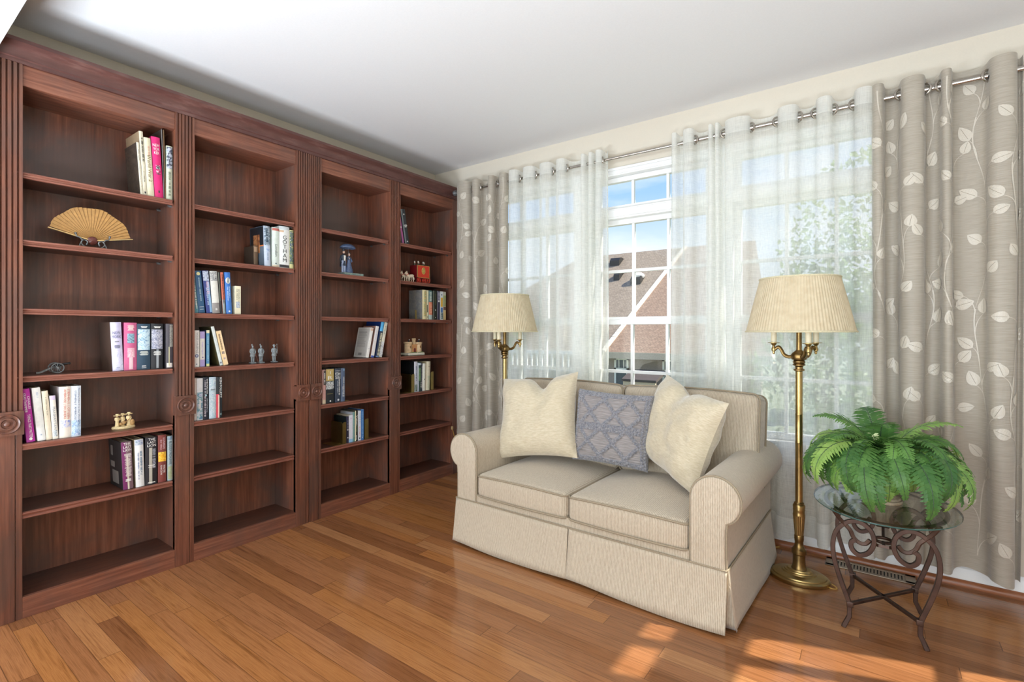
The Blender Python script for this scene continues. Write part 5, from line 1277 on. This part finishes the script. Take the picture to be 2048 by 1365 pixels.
MB().box(.16, .255, -1.1665, -1.1645, .7724, .795).build('upright_plate', BRASS_S, r, smooth=0)

# ------------------------------------------------------------------ ornaments
# hand fan on its stand
BAMBOO = M('golden_bamboo', S(188, 142, 80), .45, stretch=(1, 1, 1), scale=60, var=.14)
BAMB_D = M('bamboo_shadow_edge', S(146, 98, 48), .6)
fy, fz, fx = -2.580, 1.722, .185
fan = thing('folding_fan', 'open golden bamboo folding fan with a dark red pivot disc, second shelf', 'fan', (fx, fy, 1.70))
m = MB(); n = 25
for k in range(n):
    a0 = R(lerp(163, 13, k / n)); a1 = R(lerp(163, 13, (k + 1) / n)); rr = .165 + .003 * math.sin(k)
    def q(r, a, dx): return (fx + dx - .10 * (r * math.sin(a)) * .6, fy + r * math.cos(a), fz + r * math.sin(a))
    d = .0016
    V = [q(.02, a0, 0), q(.02, a1, d * 2), q(rr, a1, d * 2), q(rr, (a0 + a1) / 2, d), q(rr, a0, 0)]
    W = [(x - .0012, y, z) for x, y, z in V]
    m.add(V + W, [(0, 1, 2, 3, 4), (9, 8, 7, 6, 5), (0, 5, 6, 1), (1, 6, 7, 2), (2, 7, 8, 3), (3, 8, 9, 4), (4, 9, 5, 0)], 0)
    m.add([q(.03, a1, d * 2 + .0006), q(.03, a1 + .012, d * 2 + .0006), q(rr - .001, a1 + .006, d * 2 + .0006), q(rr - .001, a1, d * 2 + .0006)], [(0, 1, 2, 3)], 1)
m.build('slats', [BAMBOO, BAMB_D], fan, smooth=0)
for a, lab in ((166, 0), (11, 1)):
    a = R(a); p = [(fx + .003 - .06 * r * math.sin(a), fy + r * math.cos(a), fz + r * math.sin(a)) for r in (.015, .09, .17)]
    MB().tube(p, .006, sq=(.004, .014)).build('guard_stick', M('pale_bamboo_guard', S(224, 188, 124), .45), fan)
m = MB().lathe([(.021, 0), (.021, .004), (.016, .008), (1e-7, .010)], 24); m.v = [(fx + .004 + z, fy + x, fz + y) for x, y, z in m.v]
m.build('pivot_disc', M('red_brown_lacquer', S(104, 52, 44), .25), fan)
st = thing('fan_stand', 'dark silver scrollwork stand holding the bamboo fan', 'stand', (fx, fy, 1.6804))
for s in (-1, 1):
    m = MB()
    m.tube(smoothpath([(fx + .014, fy + s * .016, 1.686), (fx + .016, fy + s * .034, 1.690), (fx + .016, fy + s * .046, 1.706), (fx + .016, fy + s * .036, 1.722), (fx + .016, fy + s * .022, 1.714), (fx + .016, fy + s * .026, 1.698)], 6), .0032, 7)
    m.tube(smoothpath([(fx + .016, fy + s * .040, 1.716), (fx + .017, fy + s * .050, 1.730), (fx + .016, fy + s * .062, 1.734), (fx + .015, fy + s * .066, 1.746)], 6), .003, 7).ball((fx + .015, fy + s * .067, 1.749), .0058, 10)
    m.tube(smoothpath([(fx + .016, fy + s * .046, 1.706), (fx + .018, fy + s * .052, 1.694), (fx + .018, fy + s * .048, 1.6815)], 5), .0028, 7)
    m.build('scroll', PEWTER, st)
MB().tube([(fx + .012, fy - .03, 1.684), (fx + .012, fy + .03, 1.684)], .003, 7).tube([(fx - .03, fy, 1.683), (fx + .014, fy, 1.684)], .003, 7).tube([(fx - .03, fy - .03, 1.683), (fx - .03, fy + .03, 1.683)], .003, 7).build('base', PEWTER, st)

# toy cannon
ca = thing('toy_cannon', 'small pewter toy cannon with spoked wheels, middle shelf of the first bay', 'cannon', (.19, -2.71, 1.0734))
zc = 1.0734 + .0255
for x in (.216, .160):
    m = MB().torus((x, -2.716, zc), .0225, .0028, 'x', 28, 6)
    for k in range(12): a = 2 * PI * k / 12; m.tube([(x, -2.716, zc), (x, -2.716 + .021 * math.cos(a), zc + .021 * math.sin(a))], .0011, 5)
    m.tube([(x - .004, -2.716, zc), (x + .005, -2.716, zc)], .0045, 10); m.build('wheel', PEWTER, ca)
MB().tube([(.155, -2.716, zc), (.22, -2.716, zc)], .002, 6).build('axle', PEWTER, ca)
MB().tube([(.188, -2.726, zc + .004), (.188, -2.772, 1.0795), (.188, -2.786, 1.0785)], .004, sq=(.008, .006)).build('trail', PEWTER, ca)
MB().tube([(.188, -2.734, zc + .010), (.188, -2.730, zc + .010), (.188, -2.715, zc + .0125), (.188, -2.672, zc + .018), (.188, -2.668, zc + .0185), (.188, -2.664, zc + .019)], [.003, .0072, .0068, .0048, .0062, .0058], 12).build('barrel', DARKMET, ca)

def figure(m, c, H_, wid=.16, arms=True, m0=0, mh=0, skirt=True, lean=0, legs=False):
    """small standing statuette: legs or robe, torso, arms, head; all one continuous group of shapes"""
    x, y, z = c
    if legs:
        for s in (-1, 1): m.tube([(x, y + s * .05 * H_, z), (x, y + s * .055 * H_, z + .25 * H_), (x, y + s * .05 * H_, z + .5 * H_)], [.045 * H_, .05 * H_, .065 * H_], 9, m=m0).ball((x + .03 * H_, y + s * .055 * H_, z + .02 * H_), .05 * H_, 8, (1.5, .9, .6), m0)
        m.lathe([(.085 * H_, .46 * H_), (.10 * H_, .52 * H_), (.095 * H_, .60 * H_), (.125 * H_, .74 * H_), (.11 * H_, .80 * H_), (.045 * H_, .84 * H_), (.04 * H_, .88 * H_)], 14, (x, y, z), .75, 1.05, m0)
    else:
        m.lathe([(wid * .72 * H_, 0), (wid * .78 * H_, .02 * H_), (wid * .60 * H_, .25 * H_), (wid * .52 * H_, .45 * H_), (wid * .58 * H_, .56 * H_), (wid * .78 * H_, .74 * H_), (wid * .70 * H_, .80 * H_), (.045 * H_, .84 * H_), (.04 * H_, .88 * H_)], 16, (x, y, z), .8, 1, m0)
    if arms:
        for s in (-1, 1): m.tube([(x, y + s * .12 * H_, z + .77 * H_), (x + .02 * H_, y + s * .16 * H_, z + .62 * H_), (x + .07 * H_, y + s * .10 * H_, z + .50 * H_)], [.04 * H_, .036 * H_, .028 * H_], 8, m=m0).ball((x + .08 * H_, y + s * .09 * H_, z + .49 * H_), .03 * H_, 8, (1, 1, 1), mh)
    m.ball((x + .005 * H_, y, z + .925 * H_), .068 * H_, 12, (.95, .85, 1.12), mh)
    m.ball((x + .07 * H_, y, z + .92 * H_), .016 * H_, 6, (1, .8, 1.2), mh)

# trio figurine
CLAY = M('cream_glazed_clay', S(224, 200, 150), .5, scale=90, var=.25, bump=.2)
CLAY_D = M('tan_clay', S(176, 136, 84), .6, scale=90, var=.3)
tr = thing('figurine', 'small cream clay figurine of three figures in wide hats, fifth shelf', 'figurine', (.2, -2.456, .7724))
m = MB().lathe([(.028, 0), (.029, .006), (.027, .012)], 32, (.2, -2.456, .7724), 1, 1.75)
m.build('base', CLAY, tr)
for (dy, hh, dx) in ((-.028, .060, .004), (-.003, .060, -.004), (.022, .064, .002)):
    m = MB(); figure(m, (.2 + dx, -2.456 + dy, .783), hh, .22); m.build('seated_figure', [CLAY], tr)
    MB().lathe([(.016, 0), (.0165, .002), (.008, .004), (.0075, .009), (1e-7, .010)], 18, (.203 + dx, -2.456 + dy, .783 + hh * .955)).build('hat', CLAY, tr)
m = MB().ball((.214, -2.458, .803), .009, 10, (.8, 1.2, 1)).ball((.212, -2.470, .797), .008, 10).tube([(.216, -2.45, .806), (.214, -2.436, .818)], .002, 6).ball((.208, -2.420, .797), .013, 10, (.6, .8, 1.5)); m.build('instrument', CLAY_D, tr)

# three grey warriors
STONE_G = M('grey_carved_stone', S(132, 138, 140), .6, scale=140, var=.3, bump=.4)
for (yy, lab, k) in ((-1.797, 'grey warrior statuette holding a thin staff, leftmost of three', 0), (-1.745, 'grey warrior statuette in the middle of three, looking sideways', 1), (-1.660, 'grey warrior statuette in a flat cap nearest the dark side panel', 2)):
    r = thing('warrior_statuette', lab, 'statuette', (.205, yy, 1.0734), 'grey warrior statuettes')
    m = MB(); z = 1.0734 + .006
    figure(m, (.205, yy, z), .105, .2, legs=True)
    m.lathe([(.0165, .036), (.0135, .052), (.0125, .060)], 12, (.205, yy, z), .8, 1)
    for q in range(4): m.lathe([(.0128, .0), (.0134, .002), (.0126, .004)], 12, (.205, yy, z + .056 + q * .006), .8, 1)
    m.build('body', STONE_G, r)
    MB().box(.188, .224, yy - .016, yy + .016, 1.0734, 1.0804).build('base', STONE_G, r, smooth=0, bevel=.002)
    if k < 2: MB().ball((.203, yy - .003, z + .109), .0045, 8, (1, 1, 1.3)).tube([(.200, yy - .003, z + .104), (.200, yy - .003, z + .112)], .003, 8).build('topknot', STONE_G, r)
    else: MB().lathe([(.0085, 0), (.0095, .004), (.006, .010), (1e-7, .012)], 12, (.205, yy, z + .099)).build('cap', STONE_G, r)
    if k == 0: MB().tube([(.216, yy + .012, z + .05), (.222, yy + .030, 1.0740)], .0011, 6).build('staff', M('red_wood_stick', S(120, 60, 44), .6), r)
    if k == 2: MB().tube([(.212, yy + .018, z + .05), (.205, yy + .018, z + .112)], .0014, 6).ball((.205, yy + .018, z + .108), .0035, 8, (1, 1, 1.6)).build('spear', PEWTER, r)

# couple under an umbrella
uy = -1.116; uz = 1.6804
cp_ = thing('couple_figurine', 'painted figurine of a couple walking under a dark blue umbrella on a green slab', 'figurine', (.2, uy, uz))
MARB = picture('green_marble', [(86, 104, 98), (150, 168, 158), (110, 128, 120), (180, 192, 182)], 40)
MB().box(.155, .252, -1.168, -1.000, uz, uz + .019).build('slab', MARB, cp_, smooth=0, bevel=.002)
BLUE = M('slate_blue_glaze', S(84, 100, 132), .4, scale=70, var=.3); NAVY = M('dark_navy_glaze', S(40, 50, 66), .4, scale=60, var=.3); SKIN = M('painted_skin', S(222, 182, 160), .5); GREYB = M('pale_grey_blue_glaze', S(150, 162, 190), .4, scale=50, var=.2)
zb = uz + .019
m = MB()
for s in (-1, 1): m.tube([(.203, -1.139 + s * .009, zb + .004), (.204, -1.139 + s * .009, zb + .045), (.203, -1.139 + s * .007, zb + .088)], [.0072, .0082, .0105], 10).ball((.209, -1.139 + s * .009, zb + .004), .006, 8, (1.6, 1, .8))
m.build('trousers', GREYB, cp_)
m = MB().lathe([(.017, .052), (.016, .070), (.0145, .088), (.0185, .118), (.0165, .130), (.006, .137), (.005, .142)], 16, (.203, -1.139, zb), .75, 1.0)
m.tube([(.203, -1.158, zb + .124), (.200, -1.163, zb + .095), (.205, -1.158, zb + .07)], [.0065, .006, .0045], 8).tube([(.203, -1.121, zb + .124), (.212, -1.114, zb + .102), (.218, -1.104, zb + .108)], [.0065, .006, .0045], 8)
m.prism([(-1.160, .045), (-1.118, .045), (-1.124, .10), (-1.154, .10)], .186, .194, 'x', mp=lambda p, a: (a, p[0], zb + p[1]))
m.build('frock_coat', NAVY, cp_)
MB().prism([(-1.143, .088), (-1.133, .088), (-1.130, .126), (-1.146, .126)], .2125, .2175, 'x', mp=lambda p, a: (a, p[0], zb + p[1])).build('shirt_front', paper((232, 228, 220)), cp_, smooth=0)
MB().ball((.206, -1.139, zb + .151), .0095, 12, (1, .9, 1.15)).ball((.2155, -1.139, zb + .150), .0022, 6).ball((.219, -1.102, zb + .108), .0048, 8).build('head', SKIN, cp_)
MB().lathe([(.0125, 0), (.0128, .0015), (.0085, .003), (.0088, .015), (1e-7, .0155)], 16, (.204, -1.139, zb + .158)).build('top_hat', NAVY, cp_)
m = MB().lathe([(.029, 0), (.028, .02), (.022, .045), (.015, .075), (.0125, .086), (.0145, .105), (.0125, .118), (.005, .125), (.0045, .130)], 20, (.203, -1.093, zb), .85, 1, rfun=lambda t, z: 1 + (.06 * math.sin(7 * t + z * 60) if z < .08 else 0))
m.tube([(.203, -1.079, zb + .112), (.210, -1.072, zb + .092), (.216, -1.080, zb + .084)], [.0055, .005, .004], 8).tube([(.203, -1.107, zb + .112), (.213, -1.108, zb + .100), (.219, -1.104, zb + .107)], [.0055, .005, .004], 8)
m.build('gown', BLUE, cp_)
MB().ball((.205, -1.092, zb + .139), .009, 12, (1, .9, 1.15)).ball((.214, -1.092, zb + .138), .002, 6).build('head', SKIN, cp_)
MB().ball((.201, -1.089, zb + .143), .0095, 12, (1, 1, 1)).lathe([(.012, 0), (.012, .002), (.006, .006), (1e-7, .008)], 14, (.203, -1.090, zb + .147)).build('bonnet', M('brown_bonnet', S(96, 78, 66), .6), cp_)
MB().tube([(.219, -1.104, zb + .098), (.214, -1.109, zb + .215)], .0011, 6).build('umbrella_handle', PEWTER, cp_)
m = MB(); n = 32; v = []
for i in range(7):
    t = i / 6; rr = .050 * math.sin(t * PI / 2)
    for k in range(n): a = 2 * PI * k / n; v.append((.212 + rr * math.cos(a) * .9, -1.110 + rr * 1.18 * math.sin(a), zb + .213 - .030 * (1 - math.cos(t * PI / 2)) - .003 * abs(math.sin(4 * a)) * t))
m.v = v; m.f = [(i * n + k, i * n + (k + 1) % n, (i + 1) * n + (k + 1) % n, (i + 1) * n + k) for i in range(6) for k in range(n)]; m.mi = [0] * len(m.f)
o = m.build('umbrella_canopy', BLUE, cp_, smooth=60); md = o.modifiers.new('cloth_thickness', 'SOLIDIFY'); md.thickness = .0012

# toy coach and horses
cy = -.38; cz = 1.6804
co = thing('toy_coach', 'red toy coach with a gold crest and small passengers on its roof, corner bay', 'toy coach', (.2, cy, cz))
REDP = M('red_painted_tin', S(206, 62, 40), .4, var=.06); DRED = M('dark_red_tin', S(112, 22, 26), .4)
MB().box(.150, .236, -.449, -.305, cz + .042, cz + .152).build('coach_body', DRED, co, smooth=0, bevel=.003)
MB().box(.236, .240, -.446, -.308, cz + .046, cz + .150).build('side_panel', REDP, co, smooth=0, bevel=.002)
CREST = M('gold_crest', S(206, 178, 96), .4, .3)
m = MB().lathe([(.030, 0), (.028, .0012), (1e-7, .0016)], 28); m.v = [(.2402 + z, -.377 + x * .72, cz + .105 + y) for x, y, z in m.v]
m.build('crest', CREST, co)
m = MB()
for a in range(0, 360, 45): m.ball((.2415, -.377 + .012 * math.cos(R(a)), cz + .105 + .019 * math.sin(R(a))), .004, 6, (.4, 1, 1))
m.build('crest_relief', M('old_gold_relief', S(150, 128, 60), .4, .3), co)
MB().box(.238, .2405, -.446, -.308, cz + .046, cz + .049).box(.238, .2405, -.446, -.308, cz + .147, cz + .150).box(.238, .2405, -.446, -.443, cz + .046, cz + .15).box(.238, .2405, -.311, -.308, cz + .046, cz + .15).build('gold_edging', CREST, co, smooth=0)
for x in (.232, .158):
    for (yy, rr) in ((-.425, .019), (-.365, .019), (-.322, .026)):
        m = MB().torus((x, yy, cz + rr + .003), rr, .003, 'x', 24, 6)
        for k in range(8): a = 2 * PI * k / 8; m.tube([(x, yy, cz + rr + .003), (x, yy + rr * math.cos(a), cz + rr + .003 + rr * math.sin(a))], .0014, 5)
        m.build('wheel', REDP, co)
MB().box(.165, .225, -.44, -.31, cz + .030, cz + .044).build('undercarriage', DRED, co, smooth=0)
for i, yy in enumerate((-.432, -.412, -.388, -.355, -.325)):
    m = MB(); x = .20 + (.012 if i % 2 else -.01)
    m.lathe([(.011, 0), (.010, .010), (.004, .016)], 12, (x, yy, cz + .152)); p = m.build('passenger', M('dark_green_coat', S(54, 74, 56), .5), co)
    MB().ball((x + .002, yy, cz + .173), .0065, 10).build('passenger_head', SKIN, p)
    MB().lathe([(.0085, 0), (.0085, .0015), (.0055, .002), (.0055, .009), (1e-7, .0095)], 12, (x, yy, cz + .1775)).build('passenger_hat', paper((226, 226, 214)), p)
HORSE = M('cream_horse', S(226, 208, 182), .5, scale=40, var=.12)
def horse(x, y, lab):
    r = thing('toy_horse', lab, 'toy horse', (x, y, cz), 'cream toy horses')
    m = MB(); s = 1.0
    m.tube(smoothpath([(x, y + .030, cz + .046), (x, y + .022, cz + .052), (x, y - .005, cz + .048), (x, y - .024, cz + .050), (x, y - .034, cz + .060), (x, y - .042, cz + .076)], 4), [.004, .009, .0125, .014, .0145, .0145, .014, .0135, .0130, .013, .0130, .013, .013, .013, .0125, .012, .0115, .010, .009, .008, .007], 10)
    m.tube([(x, y - .040, cz + .077), (x, y - .050, cz + .072), (x, y - .060, cz + .062)], [.0072, .0062, .004], 8)
    for sx in (-1, 1): m.tube([(x + sx * .003, y - .039, cz + .083), (x + sx * .004, y - .038, cz + .091)], [.002, .0006], 5)
    for (dy, b, c) in ((-.026, -.034, -.027), (-.020, -.016, -.018), (.020, .013, .022), (.026, .024, .031)):
        sx = -1 if dy in (-.026, .020) else 1
        m.tube([(x + sx * .006, y + dy, cz + .046), (x + sx * .007, y + b, cz + .024), (x + sx * .007, y + c, cz + .007), (x + sx * .007, y + c - .004, cz + .0045)], [.0065, .0042, .003, .0035], 7)
    m.build('body', HORSE, r)
    MB().tube(smoothpath([(x, y + .030, cz + .05), (x, y + .040, cz + .042), (x, y + .042, cz + .022)], 4), .003, 6).tube([(x, y - .030, cz + .070), (x, y - .036, cz + .084)], .0028, 6).build('mane_and_tail', M('pale_mane', S(240, 230, 210), .6), r)
    MB().torus((x, y - .034, cz + .061), .0135, .0018, nrm=(0, -.6, .8), n=16, k=6).build('collar', REDP, r)
horse(.232, -.520, 'cream toy horse nearer the front, pulling the red coach')
horse(.205, -.548, 'cream toy horse farther back, half hidden by the upright')

# castle
kz = 1.0734
ks = thing('castle_model', 'small painted twin-towered castle model in the corner bay', 'castle model', (.2, -.463, kz))
PST = M('cream_stone_paint', S(218, 188, 148), .6, scale=60, var=.15); PSTD = M('orange_stone_paint', S(206, 150, 100), .6, scale=60, var=.2)
MB().rbox((.2, -.463, kz + .011), (.05, .092, .011), .006, (4, 6, 2)).build('base', M('pale_plaster', S(220, 214, 196), .6), ks)
for yy, q in ((-.520, 1), (-.410, .97)):
    m = MB().lathe([(.032, .018), (.031, .095 * q), (.036, .100 * q), (.036, .112 * q), (.030, .112 * q), (.030, .106 * q), (1e-7, .106 * q)], 24, (.205, yy, kz))
    t = m.build('tower', PST, ks, smooth=35)
    MB().box(.234, .238, yy - .004, yy + .004, kz + .06, kz + .08).build('arrow_slit', BAMB_D, t, smooth=0)
m = MB().box(.19, .225, -.492, -.436, kz + .018, kz + .086).box(.188, .228, -.494, -.434, kz + .084, kz + .092); m.build('gatehouse', PSTD, ks, smooth=0, bevel=.002)
MB().box(.205, .222, -.476, -.452, kz + .092, kz + .128).box(.205, .222, -.478, -.471, kz + .128, kz + .142).box(.205, .222, -.457, -.450, kz + .128, kz + .142).build('turret', PST, ks, smooth=0)
mm = [(-.474, kz + .022), (-.452, kz + .022)] + [(-.463 + .011 * math.cos(R(a)), kz + .050 + .011 * math.sin(R(a))) for a in range(0, 181, 20)]
MB().prism(mm, .2245, .2265, 'x').build('gate', M('red_gate', S(124, 52, 44), .6), ks, smooth=0)
rn = random.Random(2); m = MB()
for k in range(26): m.ball((.232 + rn.uniform(-.004, .010), -.463 + rn.uniform(-.085, .085), kz + .023), rn.uniform(.004, .008), 7)
m.build('painted_bushes', M('moss_green', S(110, 124, 74), .8, var=.3), ks)
for yy in (-.520, -.410):
    MB().lathe([(.008, 0), (.0075, .010), (.003, .014)], 10, (.212, yy, kz + .108)).ball((.213, yy, kz + .125), .005, 8).build('guard', BLK and M('black_bird', S(40, 40, 44), .5), ks)
    MB().ball((.216, yy + .004, kz + .130), .004, 8).build('guard_plume', paper((236, 236, 232)), ks)

# loose plug on a cord by the corner
pl = thing('plug_cord', 'short tan cord with a plug hanging by the corner bookcase', 'cord', (.30, -.06, .30))
MB().tube(smoothpath([(.2985, -.085, .405), (.302, -.078, .385), (.305, -.068, .345), (.306, -.055, .30), (.304, -.05, .2)], 6), .0028, 7).build('cord', CORD, pl)
MB().rbox((.2995, -.088, .416), (.007, .009, .014), .004, (2, 2, 2)).build('plug', M('tan_plug', S(190, 164, 116), .5), pl)

# ------------------------------------------------------------------ light
SC.view_settings.view_transform = 'Standard'; SC.view_settings.look = 'None'; SC.view_settings.gamma = 1.0; SC.view_settings.use_curve_mapping = False
SC.view_settings.exposure = 0.3
W = bpy.data.worlds.new('sky'); SC.world = W; W.use_nodes = True; nt = W.node_tree; nt.nodes.clear()
def wn(k, **kw):
    n = nt.nodes.new(k)
    for a, b in kw.items(): setattr(n, a, b)
    return n
tc = wn('ShaderNodeTexCoord'); sx = wn('ShaderNodeSeparateXYZ'); nt.links.new(tc.outputs['Generated'], sx.inputs[0])
rp = wn('ShaderNodeValToRGB'); cr = rp.color_ramp
cr.elements[0].position = 0.0; cr.elements[0].color = S(196, 208, 206); cr.elements[1].position = .03; cr.elements[1].color = S(236, 242, 252)
for p, c in ((.16, S(214, 230, 252)), (.26, S(158, 198, 248)), (.6, S(96, 150, 232))): e = cr.elements.new(p); e.color = c
nt.links.new(sx.outputs['Z'], rp.inputs['Fac'])
mp = wn('ShaderNodeMapping'); mp.inputs['Scale'].default_value = (1.4, 1.4, 5); nt.links.new(tc.outputs['Generated'], mp.inputs['Vector'])
nz = wn('ShaderNodeTexNoise'); nz.inputs['Scale'].default_value = 3.2; nz.inputs['Detail'].default_value = 5; nt.links.new(mp.outputs[0], nz.inputs['Vector'])
cl = wn('ShaderNodeValToRGB'); cl.color_ramp.elements[0].position = .46; cl.color_ramp.elements[0].color = (0, 0, 0, 1); cl.color_ramp.elements[1].position = .72; cl.color_ramp.elements[1].color = (.75, .75, .75, 1)
nt.links.new(nz.outputs['Fac'], cl.inputs['Fac'])
mx = wn('ShaderNodeMix', data_type='RGBA'); nt.links.new(cl.outputs['Color'], mx.inputs[0]); nt.links.new(rp.outputs['Color'], mx.inputs[6]); mx.inputs[7].default_value = S(244, 247, 252)
bg = wn('ShaderNodeBackground'); bg.inputs['Strength'].default_value = 1.05; nt.links.new(mx.outputs[2], bg.inputs['Color'])
wo = wn('ShaderNodeOutputWorld'); nt.links.new(bg.outputs[0], wo.inputs['Surface'])

sd = bpy.data.lights.new('sun', 'SUN'); sd.energy = 8.0; sd.angle = R(.6); sd.color = (1.0, .94, .84)
sun = bpy.data.objects.new('sun', sd); COL.objects.link(sun)
dv = Vector((-.95, -.32, -.966)); sun.rotation_euler = dv.to_track_quat('-Z', 'Y').to_euler(); sun.location = (12, 3, 10)
def area(name, loc, dirv, sx_, sy_, power, col=(1, 1, 1)):
    d = bpy.data.lights.new(name, 'AREA'); d.shape = 'RECTANGLE'; d.size = sx_; d.size_y = sy_; d.energy = power; d.color = col
    o = bpy.data.objects.new(name, d); COL.objects.link(o); o.location = loc; o.rotation_euler = Vector(dirv).to_track_quat('-Z', 'Z').to_euler(); return o
for i, (a, b) in enumerate(RW): area('back_window_fill', ((a + b) / 2, YB - .02, 1.4), (0, 1, 0), b - a - .1, 1.7, 82, (.80, .92, 1.04))  # fill lights added at the unseen rear windows to brighten the room
for (x, y, p) in ((1.0, -4.5, 150), (3.6, -4.3, 120)): area('uplight_fill', (x, y, .35), (0, 0, 1), 1.3, 1.1, p, (.79, .92, 1.05))  # bodiless upward fill lights, added behind the camera to brighten the ceiling
SC.cycles.transparent_max_bounces = 24
SC.cycles.caustics_reflective = False; SC.cycles.caustics_refractive = False
SC.cycles.max_bounces = 10; SC.cycles.diffuse_bounces = 5
